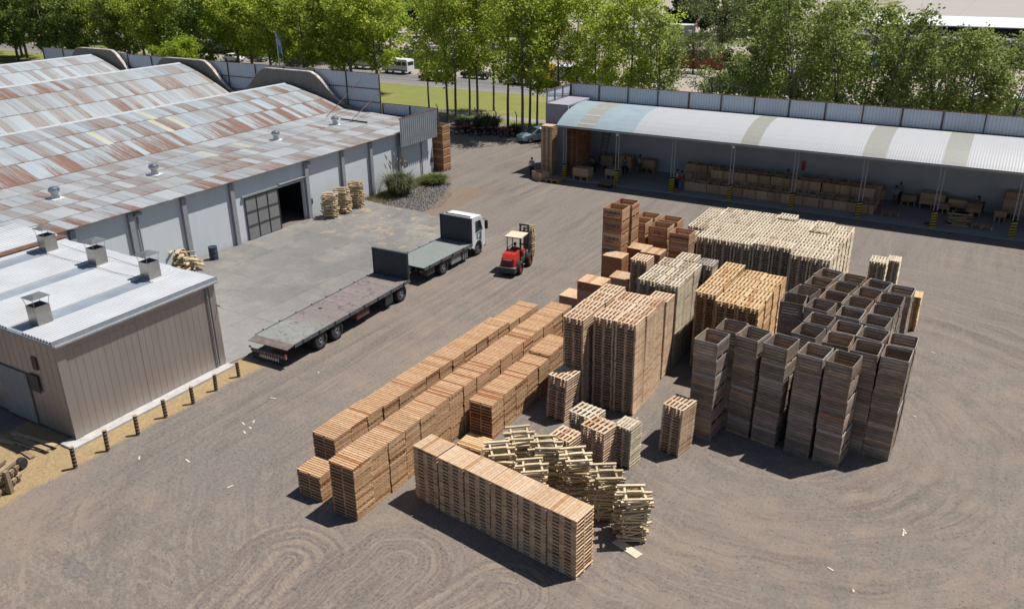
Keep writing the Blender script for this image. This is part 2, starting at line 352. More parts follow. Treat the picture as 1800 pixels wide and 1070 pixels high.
mb = MB(); mb.quad([(-400, 105.6, .012), (300, 105.6, .012), (300, 115.2, .012), (-400, 115.2, .012)]); struct('road', mb, am)
wl = plain('road paint', (.62, .60, .55), .8, 0, .3, 1)
mb = MB(); mb.quad([(-400, 110.55, .018), (300, 110.55, .018), (300, 110.67, .018), (-400, 110.67, .018)]); mb.quad([(-400, 106.05, .018), (300, 106.05, .018), (300, 106.15, .018), (-400, 106.15, .018)]); mb.quad([(-400, 114.6, .018), (300, 114.6, .018), (300, 114.7, .018), (-400, 114.7, .018)])
struct('road_markings', mb, wl)
n_ = N('verge grass'); o_ = n_.obj(); gr = n_.mix(n_.noise(o_, .35, 6, .75), (.15, .175, .045), (.29, .29, .095)); gr = n_.mix(n_.step(n_.noise(o_, .12, 4, .6), .55, .7), gr, (.30, .26, .12)); vg = n_.done(gr, .95, spec=.1)
mb = MB(); mb.quad([(-400, 86, .006), (300, 86, .006), (300, 105.7, .006), (-400, 105.7, .006)]); struct('verge', mb, vg)
mb = MB(); mb.quad([(-400, 88.1, .012), (300, 88.1, .012), (300, 90, .012), (-400, 90, .012)]); struct('path', mb, plain('path', (.27, .25, .235), .9, 0, .2, 1))
n_ = N('far field'); o_ = n_.obj(); ff = n_.mix(n_.noise(n_.mapv(o_, (1, .2, 1), rz=.4), .25, 5, .6), (.035, .07, .015), (.10, .14, .035)); fm = n_.done(ff, .95, spec=.05)
mb = MB(); mb.quad([(-170, 122.5, .01), (-86, 121, .01), (-84, 133, .01), (-90, 141, .01), (-170, 139, .01)]); struct('vineyard_field', mb, fm)
mb = MB(); mb.quad([(-600, 205, .01), (-200, 200, .01), (-200, 500, .01), (-600, 500, .01)]); struct('far_field', mb, fm)

# ------------------------------------------------------------------ long warehouse with vaulted rusty roofs
def roof_mat(name, rust, seed=0.0, base=((.42, .47, .50), (.33, .37, .395)), cream=.03):
    n = N(name); u, v, _ = n.sep(n.uv())
    row = n.M('FLOOR', v); off = n.M('MULTIPLY', n.white(n.comb(row, seed, 3)), .9)
    u = n.M('ADD', u, n.M('MULTIPLY', n.noise(n.comb(n.M('MULTIPLY', u, .5), v, 0), 1, 2), .25)); cu = n.M('FLOOR', n.M('ADD', u, off)); cell = n.comb(cu, row, seed)
    a = n.white(cell); b = n.white(n.comb(cu, row, seed+5.5)); c = n.white(n.comb(cu, row, seed+9.2))
    col = n.mix(a, base[0], base[1]); col = n.mix(n.M('MULTIPLY', n.step(n.M('ADD', b, n.noise(n.comb(n.M('MULTIPLY', u, 2), n.M('MULTIPLY', v, .7), 3), 1, 5, .8)), .95, 1.35), .75), col, (.285, .245, .215))
    fine = n.noise(n.comb(n.M('MULTIPLY', u, 5), n.M('MULTIPLY', v, .8), n.M('MULTIPLY', c, 9)), 1, 6, .8)
    spots = n.noise(n.comb(n.M('MULTIPLY', u, 1.2), n.M('MULTIPLY', v, 1.6), seed), 1.3, 5, .7)
    col = n.mix(n.M('MULTIPLY', n.step(spots, .5, .75), .5), col, (.36, .31, .265))
    bandn = n.noise(n.comb(n.M('MULTIPLY', u, .12), n.M('MULTIPLY', row, .9), seed+2), 1, 2)
    rf = n.M('ADD', n.M('MULTIPLY', b, .62), n.M('MULTIPLY', bandn, .8))
    rf = n.M('ADD', rf, rust(n, u, v, row))
    fv_ = n.M('FRACT', v); st = n.step(n.M('ADD', n.M('ADD', rf, n.M('MULTIPLY_ADD', n.M('SUBTRACT', 1, fv_), .22, -.11)), n.M('MULTIPLY_ADD', fine, 2.1, -1.05)), .78, 1.02)
    rcol = n.ramp(n.noise(n.comb(n.M('MULTIPLY', u, 7), n.M('MULTIPLY', v, .6), n.M('MULTIPLY', a, 5)), 1, 5, .8), [(.3, (.095, .043, .030)), (.5, (.19, .088, .055)), (.68, (.31, .215, .165))])
    col = n.mix(n.M('MULTIPLY', st, .93), col, rcol)
    # sheet laps: thin rust lines at the lower edge and sides
    fu = n.M('FRACT', n.M('ADD', u, off)); fv = n.M('FRACT', v)
    lap = n.M('MULTIPLY', n.M('MAXIMUM', n.M('MULTIPLY', n.M('LESS_THAN', fu, .09), a), n.M('LESS_THAN', fv, .05)), n.step(spots, .25, .55))
    col = n.mix(n.M('MULTIPLY', lap, .85), col, (.13, .08, .06))
    col = n.mix(n.M('GREATER_THAN', c, 1-cream), col, (.50, .49, .39))
    h = n.M('SINE', n.M('MULTIPLY', u, 2*pi/.16)); n.bump(h, .18, .02)
    return n.done(col, .55, n.M('MULTIPLY', n.M('SUBTRACT', 1, st), .25), .4)
def band(lo, hi, amt, base=-.1):
    def f(n, u, v, row):
        m = n.M('MULTIPLY', n.M('GREATER_THAN', v, lo), n.M('LESS_THAN', v, hi)); return n.M('MULTIPLY_ADD', m, amt, base)
    return f
def add_uv(me, fn):
    uvl = me.uv_layers.new(name='UVMap')
    for p in me.polygons:
        for li in p.loop_indices:
            uvl.data[li].uv = fn(me.vertices[me.loops[li].vertex_index].co, p)
V0, V1 = 18.0, 61.9
wh = thing('warehouse', 'long white walled warehouse with rusty vaulted sheet metal roofs', 'warehouse', (-45.2, 22.5, 0))
def L(x): return x+45.2
def W(y): return y-22.5
wallm = N('white render'); o_ = wallm.obj(); wcol = wallm.mix(wallm.noise(wallm.mapv(o_, (1, 1.6, .16)), 1.1, 6, .75), (.56, .61, .65), (.73, .775, .81)); _, _, zz = wallm.sep(o_)
wcol = wallm.mix(wallm.M('MULTIPLY', wallm.M('SUBTRACT', 1, wallm.step(wallm.M('ADD', zz, wallm.M('MULTIPLY', wallm.noise(o_, 1.5, 4), .8)), .2, .9)), .5), wcol, (.42, .39, .35)); wallm = wallm.done(wcol, .85)
# wall with the door opening
mb = MB(); dv0, dv1, dz = 42.75, 45.45, 3.1
for a, b, z0, z1 in ((22.5, dv0, 0, 4.62), (dv1, 62.4, 0, 4.62), (dv0, dv1, dz, 4.62)): mb.box(L(-45.45), L(-45.2), W(a), W(b), z0, z1)
mb.build('wall', wallm, wh)
mb = MB(); mb.box(L(-96), L(-45.46), W(22.5), W(22.75), 0, 4.6); mb.build('end_wall', wallm, wh)
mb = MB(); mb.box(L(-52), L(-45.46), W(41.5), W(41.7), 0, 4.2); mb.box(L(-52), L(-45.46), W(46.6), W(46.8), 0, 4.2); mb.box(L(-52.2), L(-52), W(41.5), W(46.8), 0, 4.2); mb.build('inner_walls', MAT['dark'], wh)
pil = plain('pilaster grey', (.30, .31, .33), .8)
for k, v in enumerate((26.6, 30.45, 34.4, 38.45, 41.9, 45.75, 49.9, 53.45, 57.3)):
    if k == 4: continue
    mb = MB(); mb.box(L(-45.2)+.002, L(-45.2)+.22, W(v-.17), W(v+.17), 0, 4.5); mb.build('pilaster', pil, wh)
for v in (30.95, 45.95, 60.6):
    mb = MB(); mb.tube([(.10, W(v), 4.35), (.10, W(v), .1)], .055, 8); mb.box(-.02, .3, W(v-.25), W(v+.25), 4.22, 4.42); mb.build('downpipe', MAT['grey'], wh)
# sliding door of sheet metal, slid open to the left; lintel track
mb = MB(); a, b = 39.55, 42.72
mb.box(.03, .07, W(a), W(b), .04, 3.2, 0)
for q in range(4): y = a+(b-a)*q/3; mb.box(.075, .11, W(y-.03), W(y+.03), .04, 3.2, 1)
for q in range(4): z = .06+(3.12-.06)*q/3; mb.box(.08, .115, W(a), W(b), z-.03, z+.03, 1)
dn = N('door sheet'); dn = dn.done(dn.mix(dn.noise(dn.obj(), 1.3, 6, .7, 1.0), (.21, .21, .215), (.40, .39, .38)), .55, .3)
sd = mb.build('sliding_door', [dn, MAT['dark']], wh)
mb = MB(); mb.box(.02, .16, W(39.3), W(45.9), 3.22, 3.34); mb.box(.0, .25, W(42.8), W(45.7), 3.36, 3.42); mb.build('door_track', MAT['grey'], wh)
mb = MB(); mb.box(.01, .06, W(45.95), W(46.25), 1.1, 1.5); mb.build('meter_box', MAT['dark'], wh)
mb = MB(); mb.box(.01, .09, W(62.05), W(62.3), 1.0, 1.45); mb.build('meter_box', MAT['dark'], wh)
def roof_strip(name, prof, y0, y1, mat, rowh=2.3, thick=.03, du=1.0):
    """prof list of (x,z) from low edge up; UV u along the wall, v by rows of sheets"""
    mb = MB(); s = [0]
    for a, b in zip(prof, prof[1:]): s.append(s[-1]+hypot(b[0]-a[0], b[1]-a[1]))
    ny = 2
    for k in range(len(prof)-1):
        (x0, z0), (x1, z1) = prof[k], prof[k+1]
        mb.quad([(L(x0), W(y0), z0), (L(x0), W(y1), z0), (L(x1), W(y1), z1), (L(x1), W(y0), z1)])
    for k in range(len(prof)-1):
        (x0, z0), (x1, z1) = prof[k], prof[k+1]
        mb.quad([(L(x0), W(y0), z0-thick), (L(x1), W(y0), z1-thick), (L(x1), W(y1), z1-thick), (L(x0), W(y1), z0-thick)])
    x0, z0 = prof[0]; mb.quad([(L(x0), W(y0), z0), (L(x0), W(y0), z0-thick), (L(x0), W(y1), z0-thick), (L(x0), W(y1), z0)])
    me = mb.mesh(name, mat)
    lut = {round(L(p[0]), 3): q for p, q in zip(prof, s)}
    add_uv(me, lambda co, p: ((co.y)/du, lut[round(co.x, 3)]/rowh))
    return mobj(name, me, wh)
def vault(c, h, zf, zr, n=10, side=1): return [(c+side*h*(1-t/n), zf+(zr-zf)*(1-(1-t/n)**1.3)) for t in range(n+1)]
rm_lean = roof_mat('lean-to sheets', lambda n, u, v, row: n.M('SUBTRACT', n.M('MULTIPLY', n.M('LESS_THAN', v, 1), n.M('MULTIPLY_ADD', n.step(u, 26, 4), .33, .08)), .20), 1.0, ((.47, .495, .51), (.35, .38, .40)), .008)
rm1 = roof_mat('vault sheets rusty', band(0, 1, .30, -.12), 2.0, ((.44, .505, .55), (.33, .375, .40)), .02)
rm2 = roof_mat('vault sheets grey', band(2, 3, .10, -.14), 4.0, ((.40, .44, .47), (.32, .35, .37)), .022)
rm3 = roof_mat('vault sheets clean', lambda n, u, v, row: -.6, 8.0, ((.45, .50, .53), (.40, .445, .475)), .008)
roof_strip('roof_lean_to', [(-44.78, 4.66), (-48, 4.82), (-51.5, 4.98), (-55, 5.15)], 22.3, 62.3, rm_lean, 2.05, du=.7)
roof_strip('roof_vault', vault(-62.6, 7.6, 5.15, 7.05), V0, V1, rm1, 2.65, du=.55)
roof_strip('roof_vault', vault(-62.6, -7.6, 5.15, 7.05), V0, V1, rm1, 2.65)
roof_strip('roof_vault', vault(-77.8, 7.6, 5.3, 8.2), V0, V1, rm2, 2.75, du=.6)
roof_strip('roof_vault', vault(-77.8, -7.6, 5.3, 8.2), V0, V1, rm2, 2.75, du=.6)
roof_strip('roof_vault', vault(-93, 7.6, 5.6, 8.3), V0, V1, rm3, 2.75, du=.7)
roof_strip('roof_vault', vault(-93, -7.6, 5.6, 8.3), V0, V1, rm3, 2.75, du=.7)
capm = plain('ridge cap', (.46, .48, .50), .5, .1)
for x, z in ((-62.6, 7.05), (-77.8, 8.2), (-93, 8.3)):
    mb = MB(); mb.hexa([(L(x-.28), W(V0), z-.05), (L(x+.28), W(V0), z-.05), (L(x+.28), W(V1), z-.05), (L(x-.28), W(V1), z-.05), (L(x-.05), W(V0), z+.05), (L(x+.05), W(V0), z+.05), (L(x+.05), W(V1), z+.05), (L(x-.05), W(V1), z+.05)]); mb.build('ridge_cap', capm, wh)
# arched concrete parapet at the far end
pn = N('weathered parapet render'); o_ = pn.obj(); pc = pn.mix(pn.noise(pn.mapv(o_, (1, 1, .35)), 1.1, 6, .75), (.17, .15, .13), (.35, .31, .27)); pn = pn.done(pc, .9)
mb = MB(); top = []
for c, zt in ((-62.6, 8.25), (-77.8, 8.5), (-93, 8.85)):
    seg = []
    for k in range(0, 25):
        t = -1+2*k/24; e = abs(t)
        z = zt if e < .38 else zt-(zt-5.35)*((1-cos(min(1, (e-.38)/.62)*pi))/2)**.9
        seg.append((c-t*8.2 if False else c+t*7.6, z))
    top.append(seg)
pts = []
for seg in top[::-1]: pts += seg
pts = sorted(set(pts)); 
for (x0, z0), (x1, z1) in zip(pts, pts[1:]):
    mb.hexa([(L(x0), W(62.4), 3.5), (L(x1), W(62.4), 3.5), (L(x1), W(62.7), 3.5), (L(x0), W(62.7), 3.5), (L(x0), W(62.4), z0), (L(x1), W(62.4), z1), (L(x1), W(62.7), z1), (L(x0), W(62.7), z0)])
mb.hexa([(L(-55), W(62.4), 3.5), (L(-52.6), W(62.4), 3.5), (L(-52.6), W(62.7), 3.5), (L(-55), W(62.7), 3.5), (L(-55), W(62.4), 5.35), (L(-52.6), W(62.4), 4.95), (L(-52.6), W(62.7), 4.95), (L(-55), W(62.7), 5.35)])
mb.build('parapet', pn, wh)
mb = MB()
for (x0, z0), (x1, z1) in zip(pts, pts[1:]):
    if x1 > -55.2: break
    mb.hexa([(L(x0), W(62.36), z0+.004), (L(x1), W(62.36), z1+.004), (L(x1), W(62.74), z1+.004), (L(x0), W(62.74), z0+.004), (L(x0), W(62.36), z0+.09), (L(x1), W(62.36), z1+.09), (L(x1), W(62.74), z1+.09), (L(x0), W(62.74), z0+.09)])
mb.build('coping', plain('pale coping', (.50, .44, .39), .9, 0, .4, 2), wh)
# corrugated fascia panel at the corner of the eaves
def corr(mb, p0, p1, z0, z1, pitch, amp, mat=0, n=None, seg=4):
    """corrugated vertical sheet from p0 to p1"""
    d = Vector((p1[0]-p0[0], p1[1]-p0[1])); Ln = d.length; d /= Ln; nn = Vector((-d.y, d.x)); N_ = int(Ln/pitch*seg); i0 = len(mb.v)
    for k in range(N_+1):
        s = Ln*k/N_; a = amp*(1, .9, -.9, -1)[k % 4] if seg == 4 else amp*sin(2*pi*k/seg)
        x, y = p0[0]+d.x*s+nn.x*a, p0[1]+d.y*s+nn.y*a; mb.v += [(x, y, z0), (x, y, z1)]
    for k in range(N_): mb.f.append((i0+2*k, i0+2*k+2, i0+2*k+3, i0+2*k+1)); mb.m.append(mat)
    return mb
galv = plain('galvanized corrugated sheet', (.50, .545, .58), .45, .35, .1, 1.5)
mb = MB(); corr(mb, (.62, W(57.0)), (.62, W(62.4)), 3.42, 5.88, .30, .045); fp = mb.build('fascia_panel', galv, wh)
mb = MB(); mb.box(.5, .60, W(57), W(62.45), 5.83, 5.93); mb.box(.48, .56, W(57), W(62.4), 3.6, 3.68); mb.build('panel_frame', MAT['rust'], wh)
# fence of framed sheets standing behind the parapet
fsheet = N('grey blue fence sheet'); o_ = fsheet.obj(); fx, _, _ = fsheet.sep(o_)
fsc = fsheet.mix(fsheet.noise(o_, .5, 4), (.60, .68, .78), (.70, .77, .85)); fsheet.bump(fsheet.M('SINE', fsheet.M('MULTIPLY', fx, 2*pi/.25)), .5, .03)
fsc = fsheet.mix(fsheet.M('MULTIPLY', fsheet.M('GREATER_THAN', fsheet.M('SINE', fsheet.M('MULTIPLY', fx, 2*pi/.25)), .75), .35), fsc, (.22, .25, .30)); fsheet = fsheet.done(fsc, .5, .15)
def sheet_fence(name, label, x0, x1, y, z0, z1, zm, step, group=None, brace=False):
    t = thing(name, label, 'fence', (x0, y, z0)); ln = x1-x0
    mb = MB(); mb.box(0, ln, .05, .08, 0, z1-z0); mb.build('sheeting', fsheet, t)
    n = int(round(ln/step))
    for k in range(n+1):
        mb = MB(); x = ln*k/n; mb.box(x-.05, x+.05, -.04, .045, 0, z1-z0+.02)
        if brace and k % 2: mb.tube([(x, -.02, .1), (x-.05, -.9, -.9)], .03, 4)
        mb.build('post', MAT['rust'], t)
    mb = MB(); mb.box(0, ln, -.035, .04, z1-z0+.022, z1-z0+.09)
    for z in zm: mb.box(0, ln, -.03, .03, z-z0-.03, z-z0+.03)
    mb.build('rail', MAT['rust'], t); return t
sheet_fence('sheet_fence', 'tall grey blue sheet metal fence behind the arched roof parapets', -104.3, -51.5, 63.1, 4.4, 8.42, (7.05, 5.8), 4.0)
sheet_fence('sheet_fence', 'low grey blue sheet fence between tall fence and corner panel', -51.3, -44.9, 63.1, 3.6, 5.75, (4.8,), 3.1)
# roof ventilators
def vent():
    t = thing('roof_ventilator', '', 'ventilator')
    m = plain('bright spun metal', (.6, .62, .63), .25, .9)
    mb = MB(); mb.box(-.55, .55, -.5, .5, 0, .04); mb.build('flashing', MAT['white'], t)
    mb = MB(); mb.lathe([(.34, .03), (.26, .3), (.27, .46)], 16); mb.build('neck', m, t, smooth=True)
    mb = MB(); mb.lathe([(.27, .46), (.37, .52), (.41, .68), (.36, .84), (.22, .92), (0, .94)], 18)
    for k in range(18):
        a = 2*pi*k/18; mb.tube([(cos(a)*.36, sin(a)*.36, .52), (cos(a+.1)*.425, sin(a+.1)*.425, .68), (cos(a+.2)*.36, sin(a+.2)*.36, .84)], .012, 3)
    mb.build('turbine', m, t, smooth=False); return t
v0 = vent()
for k, (x, y, z, lb) in enumerate(((-50.7, 29.4, 4.93, 'nearest the metal shed chimneys'), (-50.3, 36.5, 4.93, 'second from the near end of the roof'), (-51.1, 48.9, 4.95, 'third from the near end of the roof'), (-51.1, 56.1, 4.95, 'beside the black pipe lying on the roof'))):
    lb = 'shiny turbine ventilator on the rusty roof, '+lb
    if k == 0: v0.scale = (.82, .82, .82); v0.location = (x, y, z); v0['label'] = lb; v0['group'] = 'roof ventilators'
    else: dup(v0, (x, y, z), .3*k, lb, 'roof ventilators')
mb = MB(); a = G(450+590/3.962, 825/3.962, 5.2); b = G(450+775/3.962, 858/3.962, 4.9); mb.tube([(a[0], a[1], 5.14), (b[0], b[1], 4.96)], .07, 8); tag(mb.build('pipe', MAT['black']), 'black pipe lying on the warehouse roof near the far corner', 'pipe')
for k, (p, q) in enumerate((((123/3.962, 820/3.962), (655/3.962-450*0, 560/3.962)), ((655/3.962, 850/3.962), (750/3.962, 680/3.962)))):
    pass
mb = MB(); a = G(450+490/3.962, 815/3.962, 5.2); mb.tube([(a[0], a[1], 5.2), (-53.5, 62.9, 7.9)], .035, 5); tag(mb.build('brace_pole', MAT['rust']), 'long thin pole propping the tall sheet fence, left one', 'pole')
mb = MB(); a = G(450+655/3.962, 848/3.962, 5.05); mb.tube([(a[0], a[1], 5.05), (-51.7, 62.9, 6.6)], .035, 5); tag(mb.build('brace_pole', MAT['rust']), 'long thin pole propping the tall sheet fence, right one', 'pole')

# ------------------------------------------------------------------ metal shed in the left foreground
ms = thing('metal_shed', 'low metal clad shed with white ribbed roof and small chimneys', 'shed', (-31.5, 16.8, 0))
clad = N('seamed metal cladding'); o_ = clad.obj(); cc = clad.mix(clad.noise(clad.mapv(o_, (1, 1, .3)), .9, 5, .6), (.47, .425, .405), (.58, .53, .505)); _, _, zz = clad.sep(o_)
cc = clad.mix(clad.M('MULTIPLY', clad.noise(clad.mapv(o_, (3, 3, .3)), 1, 4, .7), .25), cc, (.30, .22, .17)); clad = clad.done(cc, clad.M('MULTIPLY_ADD', clad.noise(o_, 1.2, 3), .25, .30), .6)
HS = 4.62; LV = 8.15; BK = 16.0
mb = MB(); mb.box(-.1, 0, 0, LV, .12, HS)
for k in range(25): y = .1+k*(LV-.2)/24; mb.box(.001, .008, y-.012, y+.012, .14, HS-.5)
for k in range(15): y = .9+k*.45; mb.box(.003, .02, y-.1, y+.1, HS-.52, HS-.49)
mb.box(.009, .016, 3.75, 3.79, .14, HS-.2); mb.build('wall', clad, ms)
mb = MB(); mb.box(-BK, -.1, 0, .1, .12, HS)
for k in range(36): x = -.15-k*.44; mb.box(x-.012, x+.012, -.010, -.001, .14, HS)
mb.build('wall', clad, ms)
mb = MB(); mb.box(-.01, .045, -.045, .35, .12, HS); mb.build('corner_trim', clad, ms); mb = MB(); mb.box(-.012, .046, LV-.33, LV+.02, .12, HS); mb.build('corner_trim', clad, ms)
mb = MB(); mb.box(-BK, -.1, LV-.1, LV, 0, HS); mb.build('wall', clad, ms)
mb = MB(); mb.box(-1.9, -1.55, -.06, -.032, 3.0, 3.6, 0); mb.box(-2.4, -1.7, -.10, -.065, 1.9, 2.7, 0); mb.box(-4.8, -2.6, -.09, -.035, .14, 2.6, 1); mb.build('shed_door', [MAT['dark'], MAT['grey']], ms)
mb = MB(); mb.box(-.3, .55, -.55, LV+.1, -.02, .10); mb.build('kerb_footing', plain('pale cement footing', (.47, .46, .44), .9, 0, .2, 2), ms)
wr = plain('white ribbed roof sheet', (.66, .68, .70), .45, .05, .08, .6); wpan = plain('shade toned valleys of the roof sheet', (.30, .31, .33), .5, .05, .1, .6); tr_ = plain('grey translucent strip', (.27, .31, .355), .4, 0, .15, .8)  # valleys share the rib colour; shade between ribs is painted in darker
mb = MB(); x = .12; bands = ((-3.05, -2.0), (-7.15, -6.1), (-11.3, -10.2))
pitch = .205; slope = lambda y: HS+.12+.0*y
while x > -BK:
    inb = any(a < x-pitch/2 < b for a, b in bands)
    y0 = -.12; y1 = LV+.12
    if inb:
        yy = 6.35
        mb.box(x-pitch, x, y0, yy, HS+.02, HS+.05, 1); mb.box(x-pitch, x, yy+.01, y1, HS+.02, HS+.06, 0); mb.box(x-pitch*.8, x-pitch*.2, yy+.02, y1-.02, HS+.061, HS+.11, 0)
    else:
        mb.box(x-pitch, x, y0, y1, HS+.02, HS+.06, 2)
        i = len(mb.v); r0, r1, r2, r3 = x-pitch*.86, x-pitch*.76, x-pitch*.30, x-pitch*.20; zt = HS+.135; zb = HS+.0605
        mb.hexa([(r0, y0, zb), (r3, y0, zb), (r3, y1, zb), (r0, y1, zb), (r1, y0, zt), (r2, y0, zt), (r2, y1, zt), (r1, y1, zt)], 0)
    x -= pitch
mb.build('roof', [wr, tr_, wpan], ms)
mb = MB(); mb.box(.122, .17, -.16, LV+.16, HS-.12, HS+.16); mb.box(-BK, .12, -.17, -.125, HS-.1, HS+.02); mb.build('eaves_trim', plain('trim grey', (.36, .40, .44), .5, .2), ms)
stl = plain('stainless sheet', (.52, .50, .46), .3, .8)
def chimney(x, y):
    mb = MB(); w_ = .33; mb.box(x-w_, x+w_, y-w_, y+w_, HS+.06, HS+.95, 0); mb.box(x-w_+.04, x+w_-.04, y-w_+.04, y+w_-.04, HS+.951, HS+.954, 1)
    c = mb.build('chimney', [stl, MAT['black']], ms)
    mb = MB(); zt = HS+1.32
    for sx in (-1, 1):
        for sy in (-1, 1): mb.tube([(x+sx*.3, y+sy*.3, HS+.95), (x+sx*.37, y+sy*.37, zt)], .012, 4)
    mb.hexa([(x-.42, y-.42, zt), (x+.42, y-.42, zt), (x+.42, y+.42, zt), (x-.42, y+.42, zt), (x-.12, y-.12, zt+.09), (x+.12, y-.12, zt+.09), (x+.12, y+.12, zt+.09), (x-.12, y+.12, zt+.09)]); mb.build('rain_cap', stl, c)
for x, y in ((-2.15, .9), (-2.6, 6.75), (-6.65, 6.75), (-10.8, 6.75)): chimney(x, y)
for (x0, x1, yy) in ((-10.8, -6.65, 6.2), (-6.65, -2.6, 6.2), (-10.8, -6.6, 7.35), (-6.6, -2.6, 7.35)):
    mb = MB(); mb.tube([(x0, yy, HS+.25), ((x0+x1)/2, yy, HS+.16), (x1, yy, HS+.25)], .012, 4); mb.build('stay_wire', MAT['dark'], ms)
# neighbouring lean roof piece left of the warehouse
t = thing('low_roof_hut', 'small hut with white and rusty sheet roof behind the metal shed', 'hut', (-44.8, 20, 0))
mb = MB(); corr(mb, (0, 0), (0, 0.02), 0, .01, .01, .001); mb = MB()
mb.box(-6, 1.6, -6, 5.2, 4.72, 4.78); k = 0
while -6+k*.3 < 1.5: mb.box(-6+k*.3, -5.9+k*.3, -6, 5.2, 4.781, 4.83); k += 1
mb.build('roof', wr, t)
mb = MB(); mb.box(-5.9, 1.5, -5.8, 5, 0, 4.7); mb.build('wall', MAT['dark'], t)
mb = MB(); mb.box(1.0, 1.62, -4, 5.22, 4.832, 4.86); mb.build('rusty_edge_sheet', MAT['rust'], t)

# ------------------------------------------------------------------ arched open shed
sb = thing('arched_shed', 'long open fronted shed with white arched roof on slim posts', 'shed', (-34, 66.4, 0))
X0, X1 = -34.0, 13.0
arch = [(65.75, 4.86), (66.1, 5.08), (66.65, 5.37), (67.3, 5.63), (68.05, 5.85), (68.8, 6.0), (69.5, 6.08), (70.3, 6.14), (71.0, 6.15), (71.8, 6.09), (72.55, 5.95)]
def A(x): return x+34.0
def B(y): return y-66.4
pan = [(-34, -32.0, 1), (-32.0, -30.4, 2), (-30.4, -26.7, 1), (-26.7, -17.6, 0), (-17.6, -16.2, 3), (-16.2, -8.5, 0), (-8.5, -6.9, 3), (-6.9, -3.15, 0), (-3.15, -1.6, 3), (-1.6, 13, 0)]
wroof = N('white arched sheet'); o_ = wroof.obj(); ax, _, _ = wroof.sep(o_)
wc = wroof.mix(wroof.noise(wroof.mapv(o_, (2.5, .3, .3)), .8, 5, .6), (.43, .44, .455), (.50, .51, .525)); wc = wroof.mix(wroof.M('MULTIPLY', wroof.M('GREATER_THAN', wroof.M('SINE', wroof.M('MULTIPLY', ax, 2*pi/.19)), .5), .2), wc, (.34, .35, .37))
wroof.bump(wroof.M('SINE', wroof.M('MULTIPLY', ax, 2*pi/.19)), .12, .02); wroof = wroof.done(wc, .5)
blroof = plain('pale blue arched sheet', (.33, .41, .45), .5, .1, .08, .7); clr = plain('cream translucent sheet', (.33, .33, .29), .5, 0, .08)
clr2 = plain('grey translucent sheet', (.315, .315, .28), .5, 0, .06)
mb = MB()
for xa, xb, m in pan:
    for (y0, z0), (y1, z1) in zip(arch, arch[1:]):
        mm = m
        if m == 2:
            mm = 2
        for dz in (0, -.03):
            q = [(A(xa), B(y0), z0+dz), (A(xb), B(y0), z0+dz), (A(xb), B(y1), z1+dz), (A(xa), B(y1), z1+dz)]
            mb.quad(q if dz == 0 else q[::-1], mm)
    if m == 2:
        for (y0, z0), (y1, z1) in zip(arch[1:8:2], arch[2:9:2]):
            mb.quad([(A(xa), B(y0), z0+.012), (A(xb), B(y0), z0+.012), (A(xb), B(y0+.16), z0+.012+.16*(z1-z0)/(y1-y0)), (A(xa), B(y0+.16), z0+.012+.16*(z1-z0)/(y1-y0))], 0)
mb.build('roof', [wroof, blroof, clr, clr2], sb, smooth=False)
mb = MB(); mb.box(A(X0), A(X1), B(65.76), B(65.84), 4.68, 4.82); mb.box(A(X0), A(X1), B(66.3), B(66.5), 4.62, 4.84); mb.build('eaves_beam', MAT['post'], sb)
backw = plain('shed back wall', (.52, .53, .565), .9, 0, .1, .7)
mb = MB(); mb.box(A(X0), A(X1), B(72.6), B(72.8), 0, 5.9); mb.build('back_wall', backw, sb)
mb = MB(); mb.box(A(-36.3), A(-34.01), B(68.0), B(68.2), 0, 6.25); mb.box(A(-36.3), A(-36.1), B(68.21), B(72.8), 0, 6.25); mb.box(A(-36.1), A(-34.01), B(68.21), B(72.8), 6.1, 6.24); mb.build('end_block', plain('lilac grey render', (.335, .33, .37), .9, 0, .08, .6), sb)
mb = MB(); mb.box(A(-34.0), A(-33.85), B(68.0), B(72.59), 0, 5.8); mb.build('side_wall', backw, sb)
mb = MB(); mb.box(A(X0), A(X1), B(72.5), B(72.59), 3.55, 3.68); mb.box(A(X0), A(X1), B(72.5), B(72.59), 4.6, 4.7); mb.build('wall_rail', MAT['dark'], sb)
posts_x = [-33.45, -28.35, -23.25, -18.25, -13.25, -8.2, -3.0, 2.1, 7.2]
hz = [MAT['yellow'], MAT['black']]
for px in posts_x:
    mb = MB()
    for s in (-.13, .13):
        mb.box(A(px)+s-.03, A(px)+s+.03, B(66.36), B(66.44), 0, 4.62)
    z = 1.5
    while z < 4.5:
        mb.tube([(A(px)-.13, B(66.4), z), (A(px)+.13, B(66.4), z+.18)], .012, 3); mb.tube([(A(px)+.13, B(66.4), z+.18), (A(px)-.13, B(66.4), z+.36)], .012, 3); z += .36
    p = mb.build('post', MAT['post'], sb)
    mb = MB(); nb = 12; h0 = 1.25
    for k in range(nb):
        z0 = h0*k/nb; z1 = h0*(k+1)/nb-.0005; sh = .09
        # slanted stripes: each band leans
        a, b = A(px)-.19, A(px)+.19; y0, y1 = B(66.26), B(66.54)
        mb.hexa([(a, y0, z0), (b, y0, z0+sh), (b, y1, z0+sh), (a, y1, z0), (a, y0, z1), (b, y0, z1+sh), (b, y1, z1+sh), (a, y1, z1)], k % 2)
    mb.build('hazard_guard', hz, p)
    # roof truss from post to back wall
    mb = MB(); last = None
    for (y, z) in arch[1:]:
        if last: mb.tube([(A(px), B(last[0]), last[1]-.1), (A(px), B(y), z-.1)], .03, 4)
        last = (y, z)
    for k in range(1, 8): mb.tube([(A(px), B(66.4+k*.77), 4.75), (A(px), B(66.4+(k+.5)*.77), arch[min(10, k+2)][1]-.12)], .015, 3)
    mb.tube([(A(px), B(66.4), 4.75), (A(px), B(72.5), 4.75)], .025, 4); mb.build('truss', MAT['grey'], sb)
